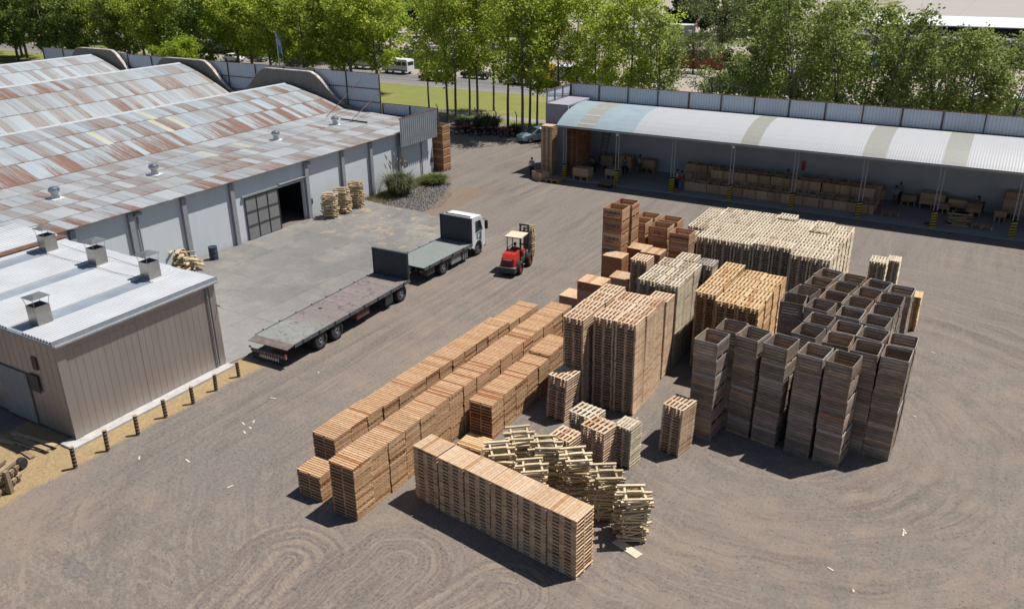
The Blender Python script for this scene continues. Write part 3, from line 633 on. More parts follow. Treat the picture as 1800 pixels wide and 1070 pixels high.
sheet_fence('sheet_fence', 'long grey blue sheet fence on posts behind the arched roof', -36.2, 13.5, 72.95, 5.2, 7.33, (5.95,), 2.98, brace=True)
t = thing('sheet_fence', 'short braced sheet fence on top of the lilac grey end block', 'fence', (-36.25, 68.05, 6.26))
mb = MB(); mb.box(-.03, 0, 0, 4.85, 0, 1.08); mb.build('sheeting', fsheet, t)
for y in (0.03, 1.6, 3.2, 4.8): mb = MB(); mb.box(.003, .08, y-.04, y+.04, -.01, 1.1); mb.build('post', MAT['rust'], t)
mb = MB(); mb.box(.003, .07, 0, 4.85, 1.101, 1.16); mb.tube([(.06, .05, .85), (.06, 4.8, .15)], .03, 4); mb.tube([(.06, .05, .1), (.06, 4.8, .1)], .03, 4); mb.build('rail', MAT['rust'], t)

# ------------------------------------------------------------------ pallets
def pal_boxes(kind, w, d, full=True):
    """list of boxes (x0,x1,y0,y1,z0,z1,part) centred on the origin; part: 0 deck, 1 blocks and boards below"""
    o = []; X, Y = w/2, d/2
    if kind == 'B':
        n = 6; bw = .098
        for k in range(n): c = -X+bw/2+(w-bw)*k/(n-1); o.append((c-bw/2, c+bw/2, -Y, Y, .111, .130, 0))
        for y in (-Y+.052, 0, Y-.052): o.append((-X+.03, X-.03, y-.045, y+.045, .094, .1105, 1))
        for x in (-X+.065, 0, X-.065):
            for y in (-Y+.075, 0, Y-.075):
                if not full and x == 0 and y == 0: continue
                o.append((x-.045, x+.045, y-.045, y+.045, .0155, .0935, 1))
        for x in (-X+.05, 0, X-.05): o.append((x-.045, x+.045, -Y+.003, Y-.003, 0, .015, 1))
    elif kind == 'S':
        n = 8; bw = .092
        for k in range(n): c = -Y+bw/2+(d-bw)*k/(n-1); o.append((-X, X, c-bw/2, c+bw/2, .119, .140, 0))
        for x in (-X+.023, 0, X-.023): o.append((x-.022, x+.022, -Y+.004, Y-.004, .0205, .1185, 1))
        for k in range(5): c = -Y+.05+(d-.1)*k/4; o.append((-X, X, c-.05, c+.05, 0, .02, 1))
    else:
        n = 10; bw = w/n-.011
        for k in range(n): c = -X+bw/2+(w-bw)*k/(n-1); o.append((c-bw/2, c+bw/2, -Y, Y, .122, .145, 0))
        for y in (-Y+.05, 0, Y-.05): o.append((-X+.025, X-.025, y-.05, y+.05, .0975, .1215, 1))
        for x in (-X+.125, 0, X-.125):
            for y in (-Y+.05, 0, Y-.05): o.append((x-.10, x+.10, y-.045, y+.045, .0225, .097, 1))
        for y in (-Y+.05, 0, Y-.05): o.append((-X, X, y-.05, y+.05, 0, .022, 1))
    return o
LAYER = {'B': .1305, 'S': .1412, 'K': .146}
_pm = {}
def pal_mesh(kind, w, d, mat, part=None):
    key = (kind, w, d, mat.name, part)
    if key not in _pm:
        mb = MB()
        for b in pal_boxes(kind, w, d):
            if part is None or part == b[6]: mb.box(*b[:6])
        _pm[key] = mb.mesh('pallet' if part is None else ('deck', 'base')[part], mat)
    return _pm[key]
REST = MB(); REST_M = [W_ORANGE, W_PINK, W_NAT, W_PALE, W_AMBER, W_GREY]
rr = random.Random(11)
def pallet_stack(kind, mat, cx, cy, w, d, n, where, indiv=0, rot=0.0, group='pallets standing in stacks', hide=0, lean=(0, 0), only_top=None):
    """n pallets; the `indiv` topmost are objects of their own, the others go into the one mass of the smaller-looking pallets"""
    h = LAYER[kind]; mi = REST_M.index(mat); lx = 0; ly = 0; bx = pal_boxes(kind, w, d, False)
    for k in range(n):                       # from the top down
        z = h*(n-1-k)
        fr = (n-1-k)/max(1, n-1)
        x = cx+rr.uniform(-.014, .014)+lean[0]*fr; y = cy+rr.uniform(-.014, .014)+lean[1]*fr; a = rot+rr.uniform(-.012, .012)
        if k < indiv:
            lb = '%s in %s' % ('%s pallet' % rank(k, n) if 'one' not in rank(k, n) else 'bottom pallet', where)
            if k == 0:
                t = thing('pallet', 'topmost pallet in %s' % where, 'pallet', (x, y, z), a, group)
                mobj('deck', pal_mesh(kind, w, d, mat, 0), t); mobj('base', pal_mesh(kind, w, d, mat, 1), t)
            else:
                o = mobj('pallet', pal_mesh(kind, w, d, mat), None, (x, y, z), a)
                tag(o, lb.replace(' from the top pallet', ' pallet from the top'), 'pallet', group)
        else:
            if only_top and k >= only_top: continue
            ca, sa = cos(a), sin(a)
            for b in bx:
                i = len(REST.v)
                for zz in (z+b[4], z+b[5]):
                    for (px, py) in ((b[0], b[2]), (b[1], b[2]), (b[1], b[3]), (b[0], b[3])):
                        REST.v.append((x+px*ca-py*sa, y+px*sa+py*ca, zz))
                for q in ((0, 3, 2, 1), (4, 5, 6, 7), (0, 1, 5, 4), (1, 2, 6, 5), (2, 3, 7, 6), (3, 0, 4, 7)):
                    REST.f.append((i+q[0], i+q[1], i+q[2], i+q[3])); REST.m.append(mi)
# front row of six stacks
th = radians(-7.85); ox, oy = -16.51, 20.75
for k in range(6):
    s = .6+k*1.222+(0 if k else -.045); q = rr.uniform(-.02, .02)
    x = ox+cos(th)*s-sin(th)*(.51+q); y = oy+sin(th)*s+cos(th)*(.51+q)
    pallet_stack('K', W_PINK, x, y, 1.2, 1.01, 16, 'the %s stack from the left of the front row' % NTH[k], 16, th+rr.uniform(-.01, .01), 'pallets of the front row', lean=(rr.uniform(-.02, .02), 0))
# long rows of orange pallets
pallet_stack('S', W_ORANGE, -20.02, 19.25, 1.15, .97, 8, 'the short lone stack before the long rows', 8, 0, 'pallets of the short stack')
for k in range(17):
    ind = 16 if k < 4 else 0
    pallet_stack('S', W_ORANGE, -18.12+.012*k+rr.uniform(-.02, .02), 19.04+k*1.0, 1.16, .975, 16, 'the %s stack of the middle orange row' % NTH[k], ind, rr.uniform(-.015, .015), 'pallets of the middle orange row')
for k in range(16):
    pallet_stack('S', W_ORANGE, -20.84+.025*k+rr.uniform(-.03, .03), 21.05+k*1.0, 1.16, .975, 11 if k < 13 else 10, 'the %s stack of the far left orange row' % NTH[k], 11 if k < 2 else 0, rr.uniform(-.015, .015), 'pallets of the far left orange row')
for k in range(7):
    pallet_stack('S', W_ORANGE, -16.66+rr.uniform(-.03, .03), 26.1+k*1.02, 1.12, .975, 12 if k < 5 else 13, 'the %s stack of the short orange row' % NTH[k], 12 if k == 0 else 0, rr.uniform(-.015, .015), 'pallets of the short orange row')
pallet_stack('S', W_AMBER, -16.5, 24.85, 1.16, .975, 2, 'the flat pair before the short orange row', 2, 0, 'two pallets lying on the ground')
# tall pinkish block in the middle
for c, (x, ys) in enumerate(((-14.4, (30.3, 31.42, 32.54, 33.66)), (-13.25, (30.95, 32.06, 33.18)), (-12.22, (30.95, 32.06, 33.18)))):
    for r, y in enumerate(ys):
        pallet_stack('B', W_NAT, x, y, 1.0, 1.1, 34, 'the front right stack of the tall middle block', 34 if (c == 2 and r == 0) else 0, rr.uniform(-.012, .012), 'pallets of the tall middle block', lean=(rr.uniform(-.05, .05), rr.uniform(-.04, .02)))
pallet_stack('B', W_NAT, -12.35, 34.85, 1.0, 1.1, 31, 'x', 0)
pallet_stack('B', W_NAT, -14.52, 29.0, 1.0, 1.1, 16, 'the stack in front of the tall block', 16, -.12, 'pallets of the stack by the tall block', lean=(.05, .05))
for x, ys in ((-13.42, (36.4, 37.6, 38.85)), (-12.36, (36.3, 37.5, 38.7)), (-12.85, (40.05,))):
    for y in ys: pallet_stack('B', W_PALE, x, y, 1.02, 1.12, 33, 'x', 0, rr.uniform(-.02, .02), lean=(rr.uniform(-.04, .04), 0))
pallet_stack('B', W_NAT, -14.9, 38.8, .92, 1.05, 33, 'x', 0)
pallet_stack('B', W_PALE, -11.7, 39.75, .82, 1.0, 32, 'x', 0)
mbk = MB()
for b in pal_boxes('B', .86, 1.04): mbk.box(b[0]-11.7, b[1]-11.7, b[2]+39.75, b[3]+39.75, b[4]+32*.1305, b[5]+32*.1305)
tag(mbk.build('pallet', W_GREY), 'grey weathered pallet crowning a lone stack by the pale block', 'pallet')
for c, x in enumerate((-10.62, -9.45, -8.42)):
    for r in range(4):
        y = 36.25+r*1.2+(0.55 if c == 0 else 0)+(-.08*c)
        pallet_stack('B', W_AMBER, x+.04*r*(1 if c else .3), y, 1.02, 1.14, 31 if not (c == 0 and r == 0) else 31, 'x', 0, rr.uniform(-.02, .02), lean=(0, 0))
for c in range(7):
    for r in range(6):
        x = -13.88+c*1.115-.03*r*(1-c/3.); y = (46.75 if c < 5 else 46.2)+r*1.13; edge = c in (0, 6) or r in (0, 5)
        nn = 26+(1 if (r == 0 and c in (3, 4)) or (c, r) in ((3, 5), (5, 4), (5, 5)) else 0)-(1 if (c, r) == (4, 5) else 0)
        pallet_stack('B', W_PALE, x, y, 1.06, 1.09, nn, 'x', 0, rr.uniform(-.015, .015), only_top=None if edge else 4)
for r in range(4): pallet_stack('B', W_PALE, -15.05, 48.45+r*1.13, 1.04, 1.09, 26, 'x', 0)
pallet_stack('B', W_PALE, -15.05, 46.7, .98, 1.1, 26, 'x', 0)
a_ = G(1529, 458, 2.2); b_ = G(1559, 464, 2.2); pallet_stack('B', W_PALE, (a_[0]+b_[0])/2, (a_[1]+b_[1])/2+.55, b_[0]-a_[0], 1.15, 17, 'x', 0); a_ = G(1582, 460, 2.0); pallet_stack('B', W_PALE, a_[0]-.32, a_[1]+.2, .7, 1.0, 16, 'x', 0)
a_ = G(1601, 581); pallet_stack('B', W_AMBER, a_[0]-.1, a_[1]+.5, .6, 1.0, 15, 'x', 0)
# lone stack and small cluster in front
pallet_stack('B', W_NAT, -9.18, 28.86, .95, 1.1, 17, 'the lone stack beside the grey crates', 17, -.2, 'pallets of the lone stack', lean=(.06, .02))
pallet_stack('B', W_NAT, -11.5, 26.3, 1.14, 1.0, 14, 'the tallest stack of the small cluster', 14, -.18, 'pallets of the small cluster')
pallet_stack('B', W_PALE, -10.55, 26.95, .8, .85, 14, 'the right stack of the small cluster', 14, -.15, 'pallets of the small cluster')
pallet_stack('B', W_PALE, -12.75, 27.85, 1.2, 1.0, 10, 'the rear stack of the small cluster', 10, -.15, 'pallets of the small cluster')
pallet_stack('B', W_NAT, -13.0, 26.35, 1.0, .95, 7, 'the lowest stack of the small cluster', 7, -.16, 'pallets of the small cluster')

# ------------------------------------------------------------------ skeleton frames of battens
def frame_mesh(mat, ln=.92, seed=0, cross=.95):
    r = random.Random(seed); mb = MB()
    for x in (-.3, .3): mb.box(x-.035, x+.035, -cross/2, cross/2, 0, .06, 0, r.uniform(-.08, .08))
    for y, l2, dx in ((-.40, ln, .02), (0, ln*1.25, -.02), (.40, ln, -.06)):
        mb.box(-l2/2+dx, l2/2+dx, y-.045, y+.045, .061, .125, 0, r.uniform(-.04, .04))
    mb.box(-.26, .24, -.05, .04, .1255, .165, 0)
    return mb.mesh('batten_frame', mat)
FM = [frame_mesh(W_BATT, seed=k) for k in range(4)]
def frame_stack(cx, cy, n, where, rot, group, hl=.128, j=.06, sc=1.08):
    dx, dy = rr.uniform(-.16, .16), rr.uniform(-.12, .12)
    for k in range(n):
        o = mobj('batten_frame', FM[rr.randrange(4)], None, (cx+dx*(k/n-.5)+rr.uniform(-j, j), cy+dy*(k/n-.5)+rr.uniform(-j, j), hl*(n-1-k)), rot+rr.uniform(-.24, .24)*(0.3 if k == 0 else 1)+(pi if k % 2 else 0))
        o.rotation_euler[0] = rr.uniform(-.05, .05); o.rotation_euler[1] = rr.uniform(-.05, .05); o.scale = (sc, sc, 1)
        tag(o, ('%s batten frame in %s' % (rank(k, n), where)).replace('bottom one batten', 'bottom batten'), 'batten frame', group)
g = 'batten frames behind the front row'
for k, (x, y, n, nm) in enumerate(((-13.9, 24.05, 15, 'the rear left leaning pile'), (-13.95, 22.7, 15, 'the front left leaning pile'), (-12.65, 23.95, 15, 'the second rear leaning pile'), (-12.5, 22.4, 15, 'the second front leaning pile'), (-11.3, 23.75, 15, 'the middle leaning pile'), (-9.92, 23.4, 15, 'the pile second from the right'), (-8.62, 22.8, 15, 'the rightmost leaning pile'))):
    frame_stack(x, y, n, nm, radians(35), g)
g = 'batten frames by the warehouse door'
for k, (x, y, n) in enumerate(((-43.9, 46.75, 15), (-43.9, 48.3, 15), (-43.95, 49.95, 16))):
    frame_stack(x, y, n, 'the %s pile right of the warehouse doorway' % ('left', 'middle', 'right')[k], radians(20), g, .13, .09, 1.12)
# loose batten heap at the wall
for k, (px, py, n, lb) in enumerate(((318, 470, 8, 'tallest heap'), (338, 474, 5, 'right heap'), (286, 462, 6, 'left heap'), (262, 458, 4, 'far left heap'))):
    x, y = G(px, py)
    mb = MB()
    for q in range(n*6):
        l = rr.uniform(.7, 1.3); a = radians(25)+rr.uniform(-.35, .35); z = .05+(q//6)*.16; cx_, cy_ = x+rr.uniform(-.45, .45), y+rr.uniform(-.35, .35)
        mb.box(cx_-l/2, cx_+l/2, cy_-.045, cy_+.045, z, z+.07+rr.uniform(0, .06), 0, a+(pi/2 if (q//6) % 2 else 0))
    tag(mb.build('timber_heap', W_BATT), 'heap of yellowish timber offcuts by the white wall, %s' % lb, 'timber heap', 'timber heaps by the wall')

# ------------------------------------------------------------------ crates
def wallboards(mb, ax, c, a0, a1, z0, z1, n, th=.022, gap=.013, mat=0, topmat=None):
    hgt = (z1-z0-gap*(n-1))/n
    for k in range(n):
        za = z0+k*(hgt+gap); m = topmat if (topmat is not None and k == n-1) else mat
        if ax == 'Y': mb.box(a0, a1, c-th/2, c+th/2, za, za+hgt, m)
        else: mb.box(c-th/2, c+th/2, a0, a1, za, za+hgt, m)
def crate_parts(w, d, h, m, rim, nb=5):
    """dict of part meshes for an open crate, origin at its base centre"""
    X, Y = w/2, d/2; P = []
    for s in (-1, 1):
        mb = MB(); wallboards(mb, 'Y', s*(Y-.012), -X+.024, X-.024, .10, h-.004, nb, topmat=1); P.append(('side_panel', mb.mesh('side_panel', [m, rim])))
        mb = MB(); wallboards(mb, 'X', s*(X-.012), -Y, Y, .10, h-.006, nb, topmat=1 if s > 0 else None); P.append(('side_panel', mb.mesh('side_panel', [m, rim])))
    for sx in (-1, 1):
        for sy in (-1, 1):
            mb = MB(); mb.prism([(sx*(X-.025), sy*(Y-.025)), (sx*(X-.11), sy*(Y-.025)), (sx*(X-.025), sy*(Y-.11))], .1, h-.02, 'Z'); P.append(('corner_post', mb.mesh('corner_post', m)))
    mb = MB()
    for k in range(7): a = -Y+.026+(2*Y-.052)*k/7; mb.box(-X+.026, X-.026, a+.004, a+(2*Y-.052)/7-.004, .09, .11)
    P.append(('floor', mb.mesh('floor', m)))
    for y in (-Y+.05, 0, Y-.05): mb = MB(); mb.box(-X, X, y-.05, y+.05, 0, .088); P.append(('skid', mb.mesh('skid', m)))
    return P
def crate_one(parts, name, mats):
    """same crate as a single mesh"""
    mb = MB()
    for nm, me in parts:
        i = len(mb.v); mb.v += [tuple(v.co) for v in me.vertices]
        for p in me.polygons: mb.f.append(tuple(i+k for k in p.vertices)); mb.m.append(p.material_index)
    return mb.mesh(name, mats)
CW, CD, CHH = 1.02, 1.25, .755
CPV = [crate_parts(CW, CD, CHH, W_WEATH, r) for r in (W_WEATH2, W_WEATH, W_GREY)]
C1V = [crate_one(p, 'crate', [W_WEATH, r]) for p, r in zip(CPV, (W_WEATH2, W_WEATH, W_GREY))]
def crate_thing(parts, name, label, cat, loc, rz, group):
    t = thing(name, label, cat, loc, rz, group)
    for nm, me in parts: mobj(nm, me, t)
    return t
# back-left and back-right corners of every stack top, from the front rank back
ROWS = [('front rank', [(-9.0, 31.42, -8.04, 31.32), (-7.58, 32.58, -6.56, 32.38), (-6.4, 32.37, -5.41, 32.22), (-5.04, 32.15, -4.05, 32.01), (-3.96, 32.0, -2.96, 31.88)]),
        ('second rank', [(-8.64, 32.8, -7.69, 32.75), (-5.69, 33.96, -4.68, 33.79), (-4.54, 33.63, -3.53, 33.6), (-3.41, 33.42, -2.41, 33.4), (-2.31, 33.43, -1.29, 33.39)]),
        ('third rank', [(-5.58, 35.32, -4.57, 35.23), (-4.47, 34.98, -3.42, 34.93), (-3.33, 34.91, -2.31, 34.76), (-2.26, 34.74, -1.27, 34.74)]),
        ('fourth rank', [(-7.14, 37.05, -6.14, 37.1), (-5.86, 36.96, -4.84, 36.82), (-4.59, 36.69, -3.55, 36.61), (-3.47, 36.37, -2.47, 36.28)]),
        ('fifth rank', [(-6.79, 38.39, -5.78, 38.18), (-5.57, 38.3, -4.54, 38.21), (-4.47, 38.06, -3.42, 37.92), (-3.36, 37.65, -2.36, 37.59)]),
        ('sixth rank', [(-6.48, 39.8, -5.5, 39.69), (-5.36, 39.62, -4.35, 39.44), (-4.25, 39.42, -3.26, 39.29), (-3.28, 39.13, -2.28, 39.08)]),
        ('rear rank', [(-6.31, 41.19, -5.28, 40.98), (-5.22, 40.96, -4.19, 40.87), (-4.04, 40.79, -3.05, 40.63), (-3.02, 40.5, -2.0, 40.45)])]
for ri, (rn, L_) in enumerate(ROWS):
    for ci, (x0, y0, x1, y1) in enumerate(L_):
        a = atan2(y1-y0, x1-x0); mx, my = (x0+x1)/2, (y0+y1)/2; cx, cy = mx+sin(a)*CD/2, my-cos(a)*CD/2
        lx, ly = rr.uniform(-.06, .06), rr.uniform(-.05, .05)
        nm = '%s stack from the left of %s' % (NTH[ci], rn)
        vis = ri == 0 or (ri == 1 and ci in (0, 3, 4)) or (ri == 3 and ci == 0) or ci == len(L_)-1
        for k in range(6):
            fr = (5-k)/5.; loc = (cx+lx*(fr-1)+rr.uniform(-.015, .015), cy+ly*(fr-1)+rr.uniform(-.015, .015), CHH*(5-k)); az = a+rr.uniform(-.012, .012)
            v = rr.randrange(3)
            lb = 'weathered crate, %s, %s' % ({0: 'topmost', 5: 'bottom one'}.get(k, ORD[k]), nm)
            if k == 0 or (vis and ri < 2): crate_thing(CPV[v], 'wooden_crate', lb, 'crate', loc, az, 'weathered grey crates')
            else: tag(mobj('wooden_crate', C1V[v], None, loc, az), lb, 'crate', 'weathered grey crates')
# orange bins with writing, in the middle distance
BW, BD, BH = 1.2, 1.12, .775
def bin_parts(m, rim): return crate_parts(BW, BD, BH, m, rim, 4)
BPO = bin_parts(W_BIN, W_LID)
navy = plain('navy stencil', (.02, .03, .09), .7); redst = plain('red stencil', (.42, .05, .03), .7)
tx1 = text_mesh('DANKA', .27, navy); tx2 = text_mesh('AGRO S.A.', .11, navy); tx3 = text_mesh('Hc', .42, redst)
BO1 = crate_one(BPO, 'bin', [W_BIN, W_LID])
def face_text(me, parent, x, z):
    o = mobj('lettering', me, parent, (x, -BD/2-.006, z)); o.rotation_euler = (pi/2, 0, 0); return o
def bin_stack(cx, cy, n, where, txt, rot=0, full=2, hgt=BH, wlab='orange wooden bin'):
    for k in range(n):
        loc = (cx+rr.uniform(-.02, .02), cy+rr.uniform(-.02, .02), hgt*(n-1-k)); az = rot+rr.uniform(-.015, .015)
        lb = '%s, %s in %s' % (wlab, {n-1: 'bottom one'}.get(k, ORD[k]), where)
        if k < full or txt:
            t = crate_thing(BPO, 'wooden_bin', lb, 'bin', loc, az, 'orange bins in the middle distance')
            if txt == 'D': face_text(tx1, t, 0, .52); face_text(tx2, t, -.12, .33)
            elif txt == 'H': face_text(tx3, t, 0, .42)
        else: tag(mobj('wooden_bin', BO1, None, loc, az), lb, 'bin', 'orange bins in the middle distance')
bin_stack(-18.35, 43.22, 7, 'the tall stack with dark blue lettering', 'D')
bin_stack(-18.25, 44.45, 7, 'the tall stack behind the blue lettered stack', '')
bin_stack(-18.0, 46.1, 5, 'the left stack with red letters', 'H')
bin_stack(-16.5, 45.85, 5, 'the middle stack with red letters', 'H')
bin_stack(-15.0, 45.25, 5, 'the stack beside the pale pallets', '')
bin_stack(-17.9, 47.35, 5, 'the rear left stack behind the red letters', '', full=1)
bin_stack(-16.45, 47.3, 5, 'the rear middle stack behind the red letters', '', full=1)
def box_stack(name, cx, cy, w, d, hs, mat, lid, where, group, rot=0):
    z = 0
    for k, h in enumerate(hs):
        t = thing(name, 'closed %s %s, %s' % (where[0], 'crate' , where[1]+(', bottom one' if k == 0 else (', upper one' if k == len(hs)-1 else ', middle one'))) , 'crate', (cx, cy, z), rot+rr.uniform(-.015, .015), group)
        X, Y = w/2, d/2
        mb = MB()
        wallboards(mb, 'Y', -Y+.012, -X, X, 0.0, h-.03, 4, gap=.006); wallboards(mb, 'Y', Y-.012, -X, X, 0.0, h-.03, 4, gap=.006)
        wallboards(mb, 'X', X-.012, -Y+.025, Y-.025, 0.0, h-.03, 4, gap=.006); wallboards(mb, 'X', -X+.012, -Y+.025, Y-.025, 0.0, h-.03, 4, gap=.006)
        mb.build('box_walls', mat, t)
        mb = MB()
        for q in range(6): a = -X+w*q/6; mb.box(a+.003, a+w/6-.003, -Y-.01, Y+.01, h-.029, h-.005)
        mb.build('lid', lid, t); z += h
g = 'closed pink board crates'
box_stack('closed_crate', -17.15, 37.75, 1.42, 1.15, (1.0, 1.0, .98), W_PINKBOX, W_LID, ('pink board', 'tall stack behind the orange rows'), g)
box_stack('closed_crate', -16.2, 39.3, 1.1, 1.1, (1.0, 1.0, .9), W_PINKBOX, W_LID, ('pink board', 'stack hidden behind the tall pink one'), g)
box_stack('closed_crate', -18.85, 38.75, 1.15, 1.2, (.75, .75), W_PINKBOX, W_LID, ('pink board', 'low stack at the left'), g)
g = 'closed brown crates'
box_stack('closed_crate', -17.75, 41.95, 1.2, 1.0, (1.0, 1.0, 1.0), W_BROWN, W_LID, ('brown', 'left stack below the blue lettering'), g)
box_stack('closed_crate', -17.05, 43.9, 1.2, 1.05, (1.0, 1.0, 1.0), W_BROWN, W_LID, ('brown', 'rear stack below the red letters'), g)
box_stack('closed_crate', -15.95, 43.2, 1.2, 1.1, (1.05, 1.05, 1.05), W_BROWN, W_LID, ('brown', 'right stack beside the pale pallets'), g)
# bins beside the far corner of the warehouse
for k in range(6):
    t = crate_thing(crate_parts(1.2, 1.2, .72, W_BROWN, W_LID) if k == 0 else LASTP, 'wooden_bin', 'brown wooden bin by the warehouse corner, %s' % ORD[k].replace('sixth from the top', 'bottom one'), 'bin', (-44.85-.15, 63.6, .715*(5-k)), rr.uniform(-.02, .02), 'bins at the warehouse corner')
    if k == 0: LASTP = [(c.name.split('.')[0], c.data) for c in t.children]
tag(REST.build('pallet_mass', REST_M), 'dense blocks of stacked wooden pallets filling the middle of the yard', 'pallets', kind='stuff')

# ------------------------------------------------------------------ wheels and vehicles
def wheel_parts(r, wd, rimm):
    mb = MB(); h = wd/2
    mb.lathe([(r*.56, -h), (r*.9, -h), (r, -h*.75), (r, h*.75), (r*.9, h), (r*.56, h), (r*.56, -h)], 22, 'X')
    ty = mb.mesh('tyre', MAT['black'], True)
    mb = MB(); mb.lathe([(0, h*.35), (r*.2, h*.4), (r*.22, h*.8), (r*.3, h*.8), (r*.34, h*.3), (r*.5, h*.2), (r*.57, h*.85), (r*.57, -h*.85), (0, -h*.85)], 18, 'X')
    for k in range(8): a = 2*pi*k/8; mb.lathe([(0, h*.5), (r*.035, h*.48), (r*.035, h*.2)], 5, 'X', (0, cos(a)*r*.42, sin(a)*r*.42))
    rm = mb.mesh('rim', rimm, True); return ty, rm
def add_wheel(parent, W_, x, y, r, side=1, name='wheel'):
    o = mobj(name, W_[0], parent, (x, y, r)); 
    if side < 0: o.rotation_euler = (0, 0, pi)
    mobj('rim', W_[1], o); return o
TW = wheel_parts(.50, .30, MAT['steel'])
deckm = N('worn deck plate'); o_ = deckm.obj(); dc = deckm.mix(deckm.noise(deckm.mapv(o_, (.6, 2.5, 1)), 1.2, 6, .75), (.13, .105, .098), (.30, .255, .24)); _, dy, _ = deckm.sep(o_)
dc = deckm.mix(deckm.M('SUBTRACT', 1, deckm.step(deckm.M('ADD', dy, deckm.M('MULTIPLY', deckm.noise(o_, 1), 1.5)), 2.6, 4.0)), dc, deckm.mix(deckm.noise(o_, 2, 5), (.19, .20, .185), (.30, .30, .275)))
dc = deckm.mix(deckm.M('MULTIPLY', deckm.step(deckm.noise(o_, 1.6, 6, .8, 1.5), .52, .64), .8), dc, (.06, .05, .048)); dc = deckm.mix(deckm.M('MULTIPLY', deckm.step(deckm.noise(deckm.mapv(o_, (.5, 3, 1)), 1.3, 5, .8), .55, .7), .6), dc, (.36, .29, .27)); deckm = deckm.done(dc, .75)
deck2 = N('green grey deck'); o_ = deck2.obj(); dc = deck2.mix(deck2.noise(o_, 1.3, 6, .7), (.17, .20, .19), (.26, .285, .265)); dc = deck2.mix(deck2.M('MULTIPLY', deck2.step(deck2.noise(o_, 1.1, 4, .7), .6, .7), .5), dc, (.12, .10, .08)); deck2 = deck2.done(dc, .75)
hbm = plain('headboard corrugated', (.055, .068, .082), .5, .1, .1)
def flatbed(name, label, cat, org, rz, ln, wheels, dk, zb=1.1, hb=1.62, wd=2.58):
    """origin on the ground under the rear right corner; +y forward, bed extends to -x"""
    t = thing(name, label, cat, org, rz)
    mb = MB(); mb.box(-wd, 0, 0, ln, zb-.05, zb); mb.build('deck', dk, t)
    for x0, x1 in ((.001, .05), (-wd-.05, -wd-.001)): mb = MB(); mb.box(x0, x1, -.0, ln, zb-.16, zb+.03); mb.build('side_rail', plain('rail paint', (.12, .14, .155), .45, .3), t)
    mb = MB(); mb.box(-wd, 0, ln+.001, ln+.07, zb-.1, zb+hb, 0)
    k = zb+.1
    while k < zb+hb-.08: mb.box(-wd+.06, -.06, ln-.03, ln, k, k+.05, 0); k += .11
    for x in (-wd, -.07): mb.box(x, x+.07, ln-.05, ln-.031, zb, zb+hb, 0)
    mb.box(-wd-.02, .02, ln-.06, ln+.09, zb+hb+.001, zb+hb+.05, 0); mb.build('headboard', hbm, t)
    for x in (-wd*.32, -wd*.68): mb = MB(); mb.box(x-.06, x+.06, .2, ln-.1, zb-.42, zb-.08); mb.build('chassis_beam', MAT['dark'], t)
    mb = MB(); 
    for q in range(int(ln/.8)): mb.box(-wd+.05, -.05, .2+q*.8, .28+q*.8, zb-.14, zb-.051)
    mb.build('cross_beams', MAT['dark'], t)
    for yw in wheels:
        for x, sd in ((-.16, 1), (-.5, 1), (-wd+.16, -1), (-wd+.5, -1)): add_wheel(t, TW, x, yw, .5, sd)
        mb = MB(); mb.tube([(-.5, yw, .5), (-wd+.5, yw, .5)], .09, 8); mb.build('axle', MAT['dark'], t)
    return t
tr = flatbed('trailer', 'empty flatbed trailer with dark headboard and worn brown deck', 'trailer', (-28.40, 26.75, 0), radians(1.9), 9.95, (2.0, 3.3, 9.2), deckm)
mb = MB(); mb.hexa([(-2.58, -.55, 1.0), (0, -.55, 1.0), (0, -.002, 1.05), (-2.58, -.002, 1.05), (-2.58, -.55, 1.03), (0, -.55, 1.03), (0, -.002, 1.098), (-2.58, -.002, 1.098)]); mb.build('tail_flap', plain('flap wood', (.16, .12, .115), .8, 0, .3), tr)
mb = MB(); mb.box(-2.4, -.05, -.62, -.54, .52, .66, 0)
for k in range(10): mb.box(-2.3+k*.225, -2.2+k*.225, -.628, -.621, .55, .63, 1)
mb.build('rear_bumper', [plain('pink grey bar', (.30, .20, .20), .6), MAT['black']], tr)
mb = MB(); mb.box(-2.35, -.1, -.60, -.58, .14, .5); mf = mb.build('mud_flap', MAT['black'], tr)
o = mobj('lettering', text_mesh('HERMANN', .27, MAT['white']), mf, (-1.2, -.612, .36)); o.rotation_euler = (pi/2, 0, 0)
for x in (-2.5, -.12): mb = MB(); mb.box(x, x+.14, -.64, -.60, .70, .80); mb.build('tail_light', MAT['lamp'], tr)
mb = MB(); mb.box(-.55, -.05, 5.0, 6.1, .45, .85); mb.build('tool_box', plain('dull red box', (.14, .05, .045), .7), tr)
mb = MB(); mb.box(-.06, -.02, 7.6, 8.3, .30, .95); mb.build('spray_guard', MAT['dark'], tr)
mb = MB(); mb.tube([(-.9, 10, .75), (-1.29, 12.0, .7)], .05, 6); mb.tube([(-1.7, 10, .75), (-1.29, 12.0, .7)], .05, 6); mb.build('drawbar', MAT['dark'], tr)
tk = flatbed('truck', 'white cab flatbed truck with dark headboard and green grey deck', 'truck', (-29.1, 38.75, 0), radians(-.7), 5.35, (2.1,), deck2, hb=1.68, wd=2.55)
wm = MAT['white']
